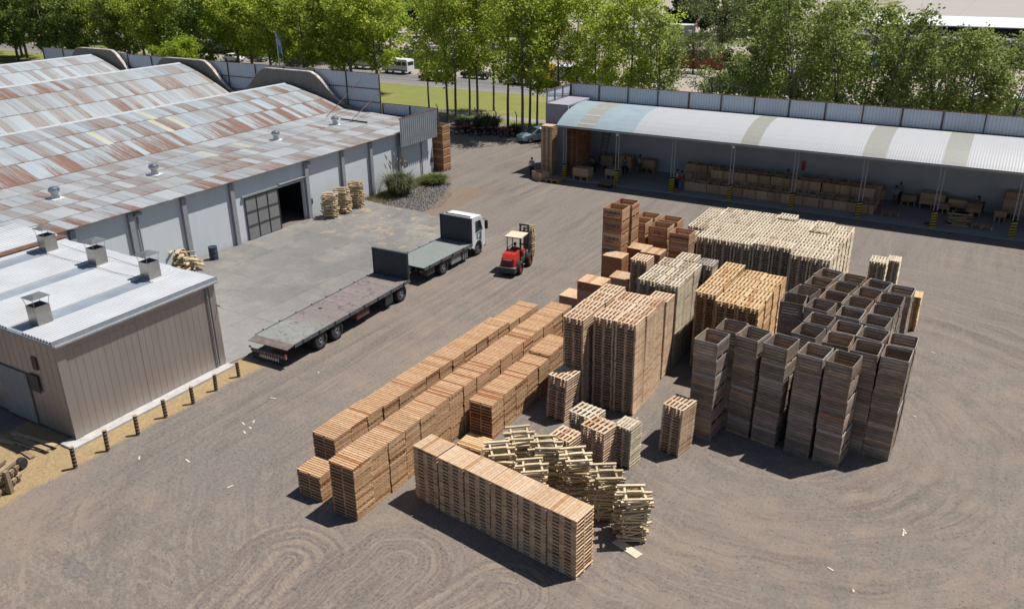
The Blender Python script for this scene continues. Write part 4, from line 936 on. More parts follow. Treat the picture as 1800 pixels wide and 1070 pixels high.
# cab: side profile extruded across
prof = [(5.5, .75), (5.5, 2.75), (5.62, 2.9), (6.9, 2.86), (7.12, 2.7), (7.38, 1.75), (7.42, .55), (6.95, .5), (6.8, .95), (6.4, 1.08), (6.0, .95), (5.85, .6)]
mb = MB(); mb.prism([(y, z) for y, z in prof], -2.42, -.12, 'X'); cab = mb.build('cab', wm, tk); fixn(cab.data)
for x in (-.118, -2.43): mb = MB(); mb.prism([(6.05, 1.75), (6.05, 2.55), (6.75, 2.55), (7.08, 1.8)], x, x+.009, 'X'); mb.build('side_window', MAT['glass'], cab)
mb = MB(); mb.hexa([(-2.3, 7.375, 1.75), (-.24, 7.375, 1.75), (-.24, 7.39, 1.75), (-2.3, 7.39, 1.75), (-2.3, 7.135, 2.6), (-.24, 7.135, 2.6), (-.24, 7.16, 2.6), (-2.3, 7.16, 2.6)]); mb.build('windscreen', MAT['glass'], cab)
mb = MB(); mb.box(-.118, -.108, 6.2, 6.75, 1.15, 1.7); mb.box(-.107, -.105, 6.38, 6.55, 1.3, 1.58, 1); mb.build('door_badge', [MAT['teal'], MAT['white']], cab)
mb = MB(); mb.lathe([(.62, -.2), (.62, .06), (.56, .06), (.56, -.2), (.62, -.2)], 24, 'X', (-.16, 6.42, .56))
mb.f = [f for f in mb.f if sum(mb.v[i][2] for i in f)/len(f) > .62]; mb.m = [0]*len(mb.f); mb.build('wheel_arch', MAT['white'], cab)
for x in (.12, -2.75): mb = MB(); mb.box(x-.05, x+.13, 7.05, 7.2, 1.85, 2.45); mb.tube([(x if x > 0 else x+.1, 7.1, 2.5), (-.15 if x > 0 else -2.4, 7.0, 2.6)], .02, 4); mb.build('mirror', MAT['black'], cab)
mb = MB(); mb.box(-2.4, -.14, 7.42, 7.5, .4, .8); mb.build('bumper', MAT['grey'], cab)
for x in (-2.3, -.5): mb = MB(); mb.box(x, x+.26, 7.501, 7.52, .55, .72); mb.build('headlight', MAT['glass'], cab)
mb = MB(); mb.box(-2.3, -.3, 5.68, 5.74, 2.93, 3.0); mb.build('roof_trim', MAT['dark'], cab)
cab.scale = (1, .86, .95); cab.location = (0, .77, .02)
add_wheel(tk, TW, -.28, 6.3, .5, 1); add_wheel(tk, TW, -2.27, 6.3, .5, -1)
mb = MB(); mb.box(-.5, -.06, .35, 1.15, .45, .85); mb.build('storage_box', MAT['dark'], tk)
mb = MB(); mb.box(-.35, -.05, 3.0, 4.1, .35, .85); mb.build('fuel_tank', MAT['grey'], tk)
mb = MB(); 
for q in range(3): mb.box(-.12, -.04, 4.3+q*.22, 4.4+q*.22, .3, .9)
mb.build('side_guard', MAT['grey'], tk)
for x, y, nm in ((-.35, -.04, 'tail_light'), (-2.4, -.04, 'tail_light')): mb = MB(); mb.box(x, x+.25, y-.03, y, .8, .9); mb.build(nm, MAT['lamp'], tk)
mb = MB()
for q in range(24):
    a = rr.uniform(0, 6.3); px_, py_ = -1.3+rr.gauss(0, .35), 4.9+rr.gauss(0, .12); mb.box(px_-.12, px_+.12, py_-.012, py_+.012, 1.102, 1.12, 0, a)
tag(mb.build('debris', W_PLANK, None, (-29.1, 38.75, 0)), 'tangle of straps and splinters lying on the truck deck', 'debris')

def car(name, label, cat, loc, rz, paint, kind='hatch', group=None, sc=1.0):
    """+y is forward"""
    t = thing(name, label, cat, loc, rz, group); cw = .86
    if kind == 'van':
        L_ = 5.4; body = [(-2.7, .45), (-2.7, 2.1), (-2.6, 2.42), (1.5, 2.42), (1.9, 1.95), (2.35, 1.25), (2.7, 1.1), (2.7, .45)]; cw = .98
        mb = MB(); mb.prism(body, -cw, cw, 'X'); b = mb.build('body', paint, t); fixn(b.data)
        for s in (-1, 1):
            x = s*(cw+.004)
            for ya, yb in ((-2.45, -1.65), (-1.5, -.55), (-.5, .45), (.6, 1.35)): mb = MB(); mb.box(min(x, x-.006*s), max(x, x-.006*s), ya, yb, 1.4, 2.05); mb.build('side_window', MAT['glass'], b)
            mb = MB(); mb.prism([(1.45, 1.4), (1.45, 2.05), (1.62, 2.05), (2.08, 1.4)], x, x+.004, 'X'); mb.build('side_window', MAT['glass'], b)
            mb = MB(); mb.box(min(x, x-.005*s), max(x, x-.005*s), -2.6, 2.4, .62, .74); mb.build('side_strip', MAT['dark'], b)
        mb = MB(); mb.hexa([(-.85, 1.94, 1.93), (.85, 1.94, 1.93), (.85, 1.93, 1.9), (-.85, 1.93, 1.9), (-.85, 1.56, 2.37), (.85, 1.56, 2.37), (.85, 1.54, 2.35), (-.85, 1.54, 2.35)]) ; mb.build('windscreen', MAT['glass'], b)
        mb = MB(); mb.box(-.8, .8, -2.71, -2.702, 1.45, 2.05); mb.build('rear_window', MAT['glass'], b); wy = (-1.75, 1.75); wr_ = .34
    else:
        if kind == 'sedan': body = [(-2.2, .3), (-2.25, .85), (-1.6, .95), (1.0, .95), (2.0, .8), (2.15, .55), (2.1, .3)]; gh = [(-1.65, .94), (-1.1, 1.38), (.2, 1.42), (.95, .94)]
        elif kind == 'pickup': body = [(-2.6, .45), (-2.6, 1.05), (1.1, 1.08), (2.3, 1.0), (2.45, .7), (2.4, .4)]; gh = [(-.7, 1.06), (-.5, 1.7), (.6, 1.7), (1.2, 1.07)]
        else: body = [(-1.85, .3), (-1.9, .9), (1.0, .95), (1.75, .8), (1.95, .55), (1.9, .3)]; gh = [(-1.8, .9), (-1.45, 1.42), (.1, 1.46), (.98, .94)]
        mb = MB(); i = 0; n = len(body)
        # lofted: narrower at the bottom and the top
        for x, k in ((-cw, 1), (cw, 1)):
            for y, z in body: mb.v.append((x*(1-.06*(z < .5)), y, z))
        mb.f.append(tuple(range(n))); mb.f.append(tuple(range(n, 2*n))[::-1]); mb.m += [0, 0]
        for k in range(n): mb.f.append((k, (k+1) % n, n+(k+1) % n, n+k)); mb.m.append(0)
        b = mb.build('body', paint, t); fixn(b.data)
        def trap(g, w0, w1, inset=0.0):
            P = [(w0 if j in (0, 3) else w1) for j in range(4)]
            m2 = MB(); m2.v = [(-P[j], g[j][0], g[j][1]) for j in range(4)]+[(P[j], g[j][0], g[j][1]) for j in range(4)]
            m2.f = [(0, 1, 2, 3), (7, 6, 5, 4), (0, 4, 5, 1), (1, 5, 6, 2), (2, 6, 7, 3)]; m2.m = [0]*5; return m2
        wn = trap(gh, cw-.04, cw-.2).build('windows', MAT['glass'], b); fixn(wn.data)
        y0, z0 = gh[1]; y1, z1 = gh[2]
        mb = MB(); mb.hexa([(-cw+.19, y0-.06, z0-.02), (cw-.19, y0-.06, z0-.02), (cw-.19, y1+.06, z1-.02), (-cw+.19, y1+.06, z1-.02), (-cw+.25, y0, z0+.03), (cw-.25, y0, z0+.03), (cw-.25, y1, z1+.03), (-cw+.25, y1, z1+.03)]); mb.build('roof', paint, b)
        mb = MB()
        for s in (-1, 1):
            for (ya, za, wa), (yb, zb_, wb) in (((gh[0][0], gh[0][1], cw-.035), (y0, z0, cw-.19)), ((gh[3][0], gh[3][1], cw-.035), (y1, z1, cw-.19)), ((-.5, .95, cw-.03), (-.55, (z0+z1)/2, cw-.19))): mb.tube([(s*wa, ya, za), (s*wb, yb, zb_)], .035, 4)
        mb.build('window_pillars', paint, b)
        for s in (-1, 1):
            mb = MB(); f = body[-2]; mb.box(s*.62-.17, s*.62+.17, f[0]-.06, f[0]+.015, .58, .74); mb.build('headlight', MAT['white'], b)
            mb = MB(); q = body[1]; mb.box(s*.68-.12, s*.68+.12, q[0]-.02, q[0]+.05, .62, .82); mb.build('tail_light', MAT['lamp'], b)
            mb = MB(); mb.box(s*(cw+.07)-.07, s*(cw+.07)+.07, .65, .8, .92, 1.03); mb.build('mirror', paint, b)
        wy = (body[0][0]+.85, body[-1][0]-.75); wr_ = .31
    Wp = _cw.setdefault(wr_, wheel_parts(wr_, .2, MAT['rim']))
    for y in wy:
        for s in (-1, 1): add_wheel(t, Wp, s*(cw-.08), y, wr_, s)
    return t
_cw = {}
XD = -pi/2   # heading +x
paintd = plain('dark car paint', (.035, .045, .05), .3, .2); paintg = plain('grey car paint', (.12, .13, .14), .3, .3); paintb = plain('dark blue car paint', (.02, .04, .08), .3, .2)
x, y = G(939, 250); car('car', 'silver blue hatchback parked beside the lilac grey end block', 'car', (x-.1, y+.6, 0), radians(148), MAT['silver'], 'hatch')
x, y = G(700, 129); car('van', 'white minibus driving along the road between the trees', 'van', (x, y, 0), pi/2, MAT['white'], 'van')
x, y = G(760, 142); car('car', 'dark car on the near lane of the road right of the minibus', 'car', (x, y, 0), pi/2, paintd, 'sedan', 'cars on the road')
x, y = G(836, 138); car('car', 'dark pickup on the road behind the slim trunks', 'pickup', (x, y, 0), pi/2, plain('dark green paint', (.02, .05, .045), .3, .2), 'pickup', 'cars on the road')
x, y = G(646, 121); car('van', 'white van half hidden by the big roadside tree', 'van', (x, y, 0), -pi/2, MAT['white'], 'van')
x, y = G(598, 124); car('car', 'white car under the roadside tree', 'car', (x, y, 0), pi/2, MAT['white'], 'hatch', 'cars on the road')
x, y = G(412, 108); car('car', 'white car driving behind the arched parapets', 'car', (x, y, 0), XD, MAT['white'], 'sedan', 'cars on the road')
x, y = G(520, 116); car('car', 'dark blue car near the flagpole', 'car', (x, y, 0), pi/2, paintb, 'sedan', 'cars on the road')
for k, (px, py, m, kd, lb) in enumerate(((350, 103, MAT['white'], 'sedan', 'white car far left on the road'), (455, 108, paintg, 'hatch', 'grey car left of the flagpole'), (372, 92, MAT['white'], 'van', 'white van parked beyond the road at the left'), (498, 100, MAT['orangep'], 'pickup', 'orange pickup beyond the flagpole'))):
    x, y = G(px, py); car('van' if kd == 'van' else 'car', lb, 'van' if kd == 'van' else 'car', (x, y, 0), XD, m, kd)
for k, (px, py, m, kd, lb) in enumerate(((1440, 184, MAT['white'], 'sedan', 'white car showing its roof above the long fence, left one'), (1462, 180, paintd, 'sedan', 'dark car behind the long fence under the trees'), (1578, 190, MAT['white'], 'sedan', 'white car showing its roof above the long fence, right one'))):
    x, y = G(px, py); car('car', lb, 'car', (x, y, 0), XD, m, kd)
# lorry with yellow and white box bodies, and the pale motorhome
def box_lorry(label, loc, rz, c1, c2, ln=6.5):
    t = thing('box_lorry', label, 'lorry', loc, rz)
    mb = MB(); mb.box(-1.2, 1.2, -ln/2, ln/2-1.6, .95, 3.1); mb.build('box_body', c1, t)
    mb = MB(); mb.prism([(ln/2-1.5, .6), (ln/2-1.5, 2.5), (ln/2-.3, 2.45), (ln/2+.1, 1.6), (ln/2+.15, .6)], -1.1, 1.1, 'X'); c = mb.build('cab', c2, t); fixn(c.data)
    for x in (-1.11, 1.105): mb = MB(); mb.box(x, x+.006, ln/2-1.2, ln/2-.35, 1.6, 2.25); mb.build('side_window', MAT['glass'], c)
    mb = MB(); mb.hexa([(-1, ln/2+.11, 1.65), (1, ln/2+.11, 1.65), (1, ln/2+.1, 1.6), (-1, ln/2+.1, 1.6), (-1, ln/2-.26, 2.4), (1, ln/2-.26, 2.4), (1, ln/2-.3, 2.38), (-1, ln/2-.3, 2.38)]); mb.build('windscreen', MAT['glass'], c)
    for y in (-ln/2+1.2, ln/2-.7):
        for s in (-1, 1): add_wheel(t, TW, s*1.0, y, .5, s)
    return t
x, y = G(945, 150); box_lorry('white cab lorry with a yellow box body behind the row of slim trunks', (x-1, y, 0), pi/2, MAT['yellow'], MAT['white'], 7)
x, y = G(985, 152); box_lorry('white box lorry with orange sills beside the yellow one', (x+1, y, 0), pi/2, MAT['white'], MAT['orangep'], 6)
x, y = G(1050, 158); car('van', 'white van roof showing above the corner of the long fence', 'van', (x, y, 0), pi/2, MAT['white'], 'van')
t = thing('bus', 'pale blue and white old bus parked behind the long fence', 'bus', G(1300, 170)+(0,), pi/2)
pb = plain('pale blue bus paint', (.38, .43, .47), .45)
mb = MB(); mb.box(-1.2, 1.2, -5.5, 3.2, .6, 3.2, 0); b = mb.build('body', pb, t)
mb = MB(); mb.prism([(3.2, .6), (3.2, 2.7), (4.0, 2.6), (4.4, 1.75), (5.6, 1.4), (5.8, .6)], -1.15, 1.15, 'X'); c = mb.build('cab', MAT['white'], t); fixn(c.data)
mb = MB(); mb.box(-1.22, 1.22, -5.3, 3.0, .6, .95); mb.build('blue_stripe', MAT['blue'], b)
for s in (-1, 1):
    for ya in (3.35, 2.0): mb = MB(); x_ = s*(1.16 if ya > 3 else 1.205); mb.box(min(x_, x_+.012*s), max(x_, x_+.012*s), ya, ya+.8, 1.75, 2.5); mb.build('side_window', MAT['glass'], c)
    for y_ in (-3.6, 4.5): add_wheel(t, TW, s*1.02, y_, .5, s)
mb = MB(); mb.box(-1.25, 1.25, -5.6, 3.1, 3.201, 3.27); mb.build('roof_sheet', MAT['grey'], b)

# ------------------------------------------------------------------ red wheel loader carrying a pile of frames
lo = thing('wheel_loader', 'small red wheel loader with a cream canopy carrying a pile of frames', 'loader', (-25.55, 44.0, 0), radians(8)); lo.scale = (.93, .86, 1.0)
LW = wheel_parts(.44, .34, plain('red rim', (.45, .03, .02), .4))
for y in (-.95, .98):
    for s in (-1, 1):
        wh_ = add_wheel(lo, LW, s*.56, y, .44, s)
mb = MB(); pf = [(-1.75, .62), (-1.72, 1.18), (-1.45, 1.42), (-.55, 1.5), (-.5, .5), (-1.2, .5)]
mb.prism(pf, -.46, .46, 'X'); hd = mb.build('engine_cover', MAT['red'], lo); fixn(hd.data)
mb = MB(); mb.box(-.36, .36, -1.752, -1.735, .72, 1.05); mb.build('grille', plain('dark red grille', (.12, .02, .02), .6), hd)
mb = MB(); mb.box(-.3, .3, -1.748, -1.725, 1.08, 1.13); mb.build('badge_strip', MAT['white'], hd)
mb = MB(); mb.box(-.6, .6, -1.95, -1.3, .30, .62); mb.build('counterweight', MAT['dark'], lo)
mb = MB(); mb.box(-.62, .62, -1.96, -1.7, .621, .66); mb.build('bumper_plate', MAT['steel'], lo)
mb = MB(); mb.box(-.35, .35, -1.2, 1.2, .35, .62); mb.box(-.5, .5, -.5, .45, .55, .8); mb.build('chassis', MAT['dark'], lo)
mb = MB()
for s in (-1, 1):
    for y in (-.5, .55): mb.tube([(s*.5, y, .8), (s*.5, y, 2.28)], .035, 6)
mb.tube([(-.5, -.5, 1.5), (-.5, .55, 1.5)], .025, 5); mb.tube([(.5, -.5, 1.5), (.5, .55, 1.2)], .025, 5); mb.tube([(-.5, -.5, 2.25), (.5, -.5, 2.25), (.5, .55, 2.25), (-.5, .55, 2.25), (-.5, -.5, 2.25)], .03, 5); mb.build('canopy_frame', MAT['black'], lo)
mb = MB(); mb.box(-.62, .62, -.68, .72, 2.29, 2.35); mb.build('canopy', MAT['cream'], lo)
mb = MB(); mb.box(-.26, .26, -.5, -.05, .8, 1.08); mb.box(-.26, .26, -.52, -.4, 1.08, 1.55); mb.build('seat', MAT['black'], lo)
mb = MB(); mb.tube([(0, .45, .8), (0, .3, 1.25)], .04, 6); mb.lathe([(.17, -.015), (.19, 0), (.17, .015), (.15, 0), (.17, -.015)], 14, 'Z', (0, .27, 1.28)); mb.build('steering_wheel', MAT['black'], lo)
mb = MB(); 
for s in (-1, 1): mb.prism([(.6, .75), (1.5, .8), (1.5, .95), (.6, 1.0)], s*.28-.05, s*.28+.05, 'X'); mb.tube([(s*.28, .5, .55), (s*.28, 1.6, .9)], .04, 6)
mb.build('lift_arm', MAT['steel'], lo)
mb = MB(); mb.box(-.15, .3, .45, .95, .8, 1.15); mb.build('front_cowl', MAT['red'], lo)
mb = MB()
for s in (-1, 1): mb.box(s*.3-.05, s*.3+.05, 1.55, 1.67, .1, 2.6)
for z in (.3, 1.2, 2.1, 2.55): mb.box(-.36, .36, 1.5, 1.56, z, z+.1)
mb.tube([(0, 1.55, .4), (0, 1.55, 2.4)], .05, 8); mb.build('mast', MAT['dark'], lo)
mb = MB()
for s in (-1, 1): mb.box(s*.26-.05, s*.26+.05, 1.68, 2.7, .18, .23)
mb.build('forks', MAT['steel'], lo)
mast_ang = radians(8)
for k in range(17):
    a = mast_ang; lx, ly = .18+rr.uniform(-.04, .04), 1.86+rr.uniform(-.04, .04)
    o = mobj('batten_frame', FM[rr.randrange(4)], None, (-25.55+lx*cos(a)-ly*sin(a), 44.0+lx*sin(a)+ly*cos(a), .235+.128*(16-k)), rr.uniform(-.1, .1)+radians(8)); o.scale = (.72, .62, 1)
    tag(o, '%s batten frame in the pile carried by the red loader' % rank(k, 17).replace(' one', ''), 'batten frame', 'batten frames on the red loader')

# ------------------------------------------------------------------ people
def person(label, loc, rz, shirt, trousers, pose='stand', h=1.72, cap=None, arm=0.25, bend=0.0):
    t = thing('person', label, 'person', loc, rz); s = h/1.72
    def skin(name, pts, edges, mat, parent, sub=1):
        me = bpy.data.meshes.new(name); me.from_pydata([(p[0]*s, p[1]*s, p[2]*s) for p, r in pts], edges, []); me.materials.append(mat)
        o = mobj(name, me, parent); m = o.modifiers.new('Skin', 'SKIN'); m.use_smooth_shade = True
        for v, (p, r) in zip(me.skin_vertices[0].data if me.skin_vertices else [], pts): v.radius = (r[0]*s, r[1]*s) if isinstance(r, tuple) else (r*s, r*s)
        if not me.skin_vertices:
            pass
        else: me.skin_vertices[0].data[0].use_root = True
        o.modifiers.new('Sub', 'SUBSURF').levels = sub; o.modifiers['Sub'].render_levels = sub; return o
    sit = pose == 'sit'; cb, sn = cos(bend), sin(bend)
    hip = .52 if sit else .93
    def up(y, z): return (y*cb+(z-hip)*sn, hip+(z-hip)*cb-y*sn)   # bend the upper body forward about the hips
    def U(x, y, z): q = up(y, z); return (x, q[0], q[1])
    P = {}; 
    P['pel'] = ((0, 0, hip), (.15, .10)); dz = hip-.93
    P['waist'] = (U(0, 0, 1.10+dz), (.13, .09)); P['chest'] = (U(0, 0, 1.32+dz), (.155, .105)); P['neck'] = (U(0, .0, 1.46+dz), .05); P['head0'] = (U(0, .02, 1.54+dz), (.07, .085)); P['head1'] = (U(0, .015, 1.64+dz), (.078, .095)); P['head2'] = (U(0, .0, 1.70+dz), (.05, .06))
    E_ = [('pel', 'waist'), ('waist', 'chest'), ('chest', 'neck'), ('neck', 'head0'), ('head0', 'head1'), ('head1', 'head2')]
    for sx, S_ in ((-1, 'l'), (1, 'r')):
        if sit: kn, an, toe = (sx*.14, .42, .50), (sx*.14, .45, .1), (sx*.14, .6, .04)
        else: st = .06*sx; kn, an, toe = (sx*.11, .02+st, .50), (sx*.12, -.01+st, .09), (sx*.14, .15+st, .04)
        P['hip'+S_] = ((sx*.09, 0, hip-.04), .088); P['kn'+S_] = (kn, .058); P['an'+S_] = (an, .04); P['toe'+S_] = (toe, .035)
        sh = U(sx*.19, 0, 1.40+dz); P['sh'+S_] = (sh, .055)
        f = arm if isinstance(arm, (int, float)) else arm[0 if sx < 0 else 1]
        el = (sh[0]+sx*.06, sh[1]+.28*sin(f), sh[2]-.28*cos(f)); f2 = f+.55; wr_ = (el[0]-sx*.02, el[1]+.25*sin(f2), el[2]-.25*cos(f2)); P['el'+S_] = (el, .040); P['wr'+S_] = (wr_, .026)
        dv = Vector(wr_)-Vector(el); dv.normalize(); pm = tuple(Vector(wr_)+dv*.06); P['pa'+S_] = (pm, .03)
        E_ += [('pel', 'hip'+S_), ('hip'+S_, 'kn'+S_), ('kn'+S_, 'an'+S_), ('an'+S_, 'toe'+S_), ('chest', 'sh'+S_), ('sh'+S_, 'el'+S_), ('el'+S_, 'wr'+S_), ('wr'+S_, 'pa'+S_)]
        side = Vector((0, 1, .3)).cross(dv).normalized() if abs(dv.y) < .9 else Vector((1, 0, 0)); side = dv.cross(Vector((sx, 0, 0))).normalized()
        for q, (off, fl) in enumerate(((-.03, .07), (-.01, .085), (.01, .08), (.028, .065))):
            b_ = Vector(pm)+side*off+dv*.02; m_ = b_+dv*fl*.55; e_ = m_+dv*fl*.4-Vector((sx*.015, 0, 0))
            P['f%d%s' % (q, S_)] = (tuple(b_), .011); P['g%d%s' % (q, S_)] = (tuple(m_), .009); P['e%d%s' % (q, S_)] = (tuple(e_), .008)
            E_ += [('pa'+S_, 'f%d%s' % (q, S_)), ('f%d%s' % (q, S_), 'g%d%s' % (q, S_)), ('g%d%s' % (q, S_), 'e%d%s' % (q, S_))]
        b_ = Vector(wr_)+dv*.03+side*.035; P['th'+S_] = (tuple(b_), .012); P['ti'+S_] = (tuple(b_+dv*.04+side*.02), .009); E_ += [('wr'+S_, 'th'+S_), ('th'+S_, 'ti'+S_)]
    keys = list(P); ix = {k: i for i, k in enumerate(keys)}
    bodyo = skin('body', [P[k] for k in keys], [(ix[a], ix[b]) for a, b in E_], MAT['skin'], t)
    def sub(name, ks, es, grow, mat):
        pts = []
        for k in ks:
            p, r = P[k]; pts.append((p, (r[0]+grow, r[1]+grow) if isinstance(r, tuple) else r+grow))
        i2 = {k: i for i, k in enumerate(ks)}; return skin(name, pts, [(i2[a], i2[b]) for a, b in es], mat, t)
    sub('shirt', ['chest', 'waist', 'pel', 'shl', 'shr', 'ell', 'elr'], [('chest', 'waist'), ('waist', 'pel'), ('chest', 'shl'), ('chest', 'shr'), ('shl', 'ell'), ('shr', 'elr')], .018, shirt)
    sub('trousers', ['pel', 'hipl', 'hipr', 'knl', 'knr', 'anl', 'anr'], [('pel', 'hipl'), ('pel', 'hipr'), ('hipl', 'knl'), ('hipr', 'knr'), ('knl', 'anl'), ('knr', 'anr')], .02, trousers)
    mb = MB(); hc = P['head1'][0]
    for sx in (-1, 1): mb.box(sx*.06-.03, sx*.06+.03, 0, .01, 0, .01)
    mb = MB(); pr = [(.001, .13), (.055, .12), (.09, .07), (.1, .0), (.098, -.05)]
    mb.lathe(pr[::-1], 12); hr = mb.build('hair' if not cap else 'cap', cap or MAT['hair'], t, (hc[0]*s, (hc[1]-.012)*s, (hc[2]+.0)*s), smooth=True)
    if cap: m2 = MB(); m2.box(-.06, .06, .07, .18, .0, .015); m2.build('peak', cap, hr)
    # face: nose, eyes, mouth, ears
    mb = MB(); hy = hc[1]*s; hz_ = hc[2]*s
    mb.hexa([(-.012, hy+.085, hz_-.06), (.012, hy+.085, hz_-.06), (.012, hy+.12, hz_-.055), (-.012, hy+.12, hz_-.055), (-.006, hy+.085, hz_-.01), (.006, hy+.085, hz_-.01), (.006, hy+.095, hz_-.01), (-.006, hy+.095, hz_-.01)])
    mb.build('nose', MAT['skin'], t)
    for sx in (-1, 1): mb = MB(); mb.box(sx*.032-.012, sx*.032+.012, hy+.092, hy+.1, hz_-.022, hz_-.012); mb.build('eye', MAT['black'], t)
    return t
def cloth(c): return plain('cloth', c, .9, 0, .15, 4)
jeans = cloth((.10, .16, .28)); darkt = cloth((.02, .02, .024)); greyt = cloth((.10, .09, .08))
person('person in pale blue shirt and dark trousers standing beside the tall pallet stack', (-36.35, 65.5, 0), radians(200), cloth((.34, .40, .46)), darkt)
person('person in green shirt bending over the boxes by the second post', (-31.75, 69.2, .04), radians(110), cloth((.03, .30, .12)), darkt, bend=.7, arm=.9)
person('person in dark green shirt half hidden behind the second post', (-28.9, 69.6, .04), radians(160), cloth((.03, .17, .13)), darkt)
person('person in lilac shirt standing with arms raised at the boxes', (-28.05, 71.0, .04), radians(60), cloth((.40, .38, .50)), greyt, arm=1.2)
person('person in white shirt and dark trousers beside the third post', (-23.2, 67.45, .04), radians(-60), cloth((.62, .67, .75)), darkt)
person('person in red shirt and jeans beside the row of bins', (-22.68, 67.15, .04), radians(60), cloth((.50, .025, .025)), jeans)
person('person in grey shirt and brown trousers working between the box piles', (-6.2, 70.7, .04), radians(170), cloth((.36, .37, .42)), greyt, bend=.15, arm=.6)
person('person in grey shirt and dark cap at the back wall of the shed', (-6.05, 71.95, .04), radians(-150), cloth((.25, .26, .30)), darkt, cap=MAT['dark'])
person('person in white shirt bending over a box beside the tall box pile', (-.15, 72.0, .04), radians(150), cloth((.55, .56, .58)), greyt, bend=.9, arm=1.1)
person('person in navy clothes behind the rows of bins near the wall', (-14.95, 71.95, .04), radians(180), cloth((.05, .08, .14)), jeans)
person('driver in black clothes seated on the red wheel loader', (-25.52, 43.76, .55), radians(8), cloth((.02, .022, .028)), darkt, pose='sit', arm=1.0, cap=MAT['black'])

# ------------------------------------------------------------------ things under the arched shed
pallet_i = 0
def lone_pile(kind, mat, cx, cy, w, d, n, where, group, rot=0, ll=None):
    for k in range(n):
        o = mobj('pallet', pal_mesh(kind, w, d, mat), None, (cx+rr.uniform(-.02, .02), cy+rr.uniform(-.02, .02), .036+LAYER[kind]*(n-1-k)), rot+rr.uniform(-.015, .015))
        tag(o, '%s pallet in %s' % (rank(k, n).replace(' one', ''), where), 'pallet', group)
shed_m = MB()
def mass_stack(kind, w, d, cx, cy, n, mi):
    for k in range(n):
        for b in pal_boxes(kind, w, d, False): shed_m.box(b[0]+cx, b[1]+cx, b[2]+cy, b[3]+cy, b[4]+.036+k*LAYER[kind], b[5]+.036+k*LAYER[kind], mi)
mass_stack('K', 1.15, 1.05, -35.25, 66.75, 31, 0); mass_stack('S', 1.1, .95, -33.15, 67.6, 30, 1); mass_stack('S', 1.1, .95, -33.15, 68.6, 30, 1); mass_stack('S', 1.1, .95, -33.2, 69.6, 30, 1)
tag(shed_m.build('pallet_mass_by_shed', [W_PINK, W_BROWN]), 'towering pallet stacks at the left end of the arched shed', 'pallets', kind='stuff')
SBW, SBD, SBH = .98, .95, .76
mb = MB()
for s in (-1, 1):
    for k in range(6):
        a = -SBW/2+SBW*k/6; mb.box(a+.004, a+SBW/6-.004, s*(SBD/2-.012)-.011, s*(SBD/2-.012)+.011, .06, SBH)
        a = -SBD/2+.03+(SBD-.06)*k/6; mb.box(s*(SBW/2-.012)-.011, s*(SBW/2-.012)+.011, a+.004, a+(SBD-.06)/6-.004, .06, SBH)
mb.box(-SBW/2+.03, SBW/2-.03, -SBD/2+.03, SBD/2-.03, .05, .08)
for y in (-.4, 0, .36): mb.box(-SBW/2, SBW/2, y, y+.06, 0, .049)
for sx in (-1, 1):
    for sy in (-1, 1): mb.box(sx*(SBW/2-.03)-.03, sx*(SBW/2-.03)+.03, sy*(SBD/2+.006)-.005, sy*(SBD/2+.006)+.005, .0, SBH+.02, 1)
SBM = mb.mesh('wooden_bin', [wood('shed bin boards', (.68, .46, .29), (.58, .36, .20), (.46, .25, .13)), W_LID])
for ri, (y, hi, x0) in enumerate(((67.95, 1, -22.05), (69.0, 1, -21.0), (70.05, 2, -20.4), (71.15, 2, -23.1))):
    n = int((-7.5-x0)/1.02)+1
    for c in range(n):
        for k in range(hi):
            o = mobj('wooden_bin', SBM, None, (x0+c*1.02+rr.uniform(-.02, .02), y+rr.uniform(-.04, .04), .036+.765*k), rr.uniform(-.03, .03))
            tag(o, 'open bin under the shed, %s row, %s from left%s' % (NTH[ri], NTH[c], ('' if hi == 1 else (', on the floor', ', on top')[k])), 'bin', 'open bins in rows under the arched shed')
g = 'board boxes under the arched shed'
def small_box(label, cx, cy, w, d, h, z=.036, mat=W_LID, legs=True, rot=0):
    t = thing('board_box', label, 'box', (cx, cy, z), rot, g); X, Y = w/2, d/2; z0 = .36 if legs else 0
    mb = MB(); wallboards(mb, 'Y', -Y, -X, X, z0, z0+h, 4); wallboards(mb, 'Y', Y, -X, X, z0, z0+h, 4); wallboards(mb, 'X', -X, -Y, Y, z0, z0+h, 4); wallboards(mb, 'X', X, -Y, Y, z0, z0+h, 4); mb.build('box_walls', mat, t)
    mb = MB()
    for q in range(5): a = -Y+d*q/5; mb.box(-X-.02, X+.02, a+.004, a+d/5-.004, z0+h+.002, z0+h+.025)
    mb.build('lid', mat, t)
    if legs:
        for k in range(2):
            for b in (-X+.08, 0, X-.08): mb = MB(); mb.box(b-.05, b+.05, -Y, Y, k*.18+.03, k*.18+.14); mb.box(b-.06, b+.06, -Y, Y, k*.18, k*.18+.029); mb.build('support_beam', mat, t)
for a in (('closed board box on two pallets beside the green shirted person', -31.7, 66.6, 1.5, 1.1, .72), ('brown board box on supports near the second post', -29.5, 68.3, 1.15, 1.0, .5), ('board box with an open end behind the green shirted person', -31.3, 71.4, 1.2, 1.0, .9),
          ('wide board box standing at the back behind the second post', -29.6, 71.7, 1.2, 1.0, 1.0), ('long brown board box at the back wall left of centre', -27.6, 72.0, 1.4, .8, .8), ('pale board box left of the grey shirted workers', -7.9, 71.6, 1.6, 1.0, .75), ('low box between the grey shirted workers and the big box', -5.3, 72.0, 1.1, .8, .4),
          ('large pinkish board box near the seventh post', -3.6, 71.9, 1.75, 1.1, .85), ('box with loose boards behind the slab timber pile', -1.8, 71.9, 1.3, 1.0, .6), ('pale box in front of the white shirted worker', -.6, 71.2, 1.0, .9, .55), ('low timber box at the back, left of the eighth post', -3.0+.3, 70.9, .9, .8, .3)):
    small_box(*a)
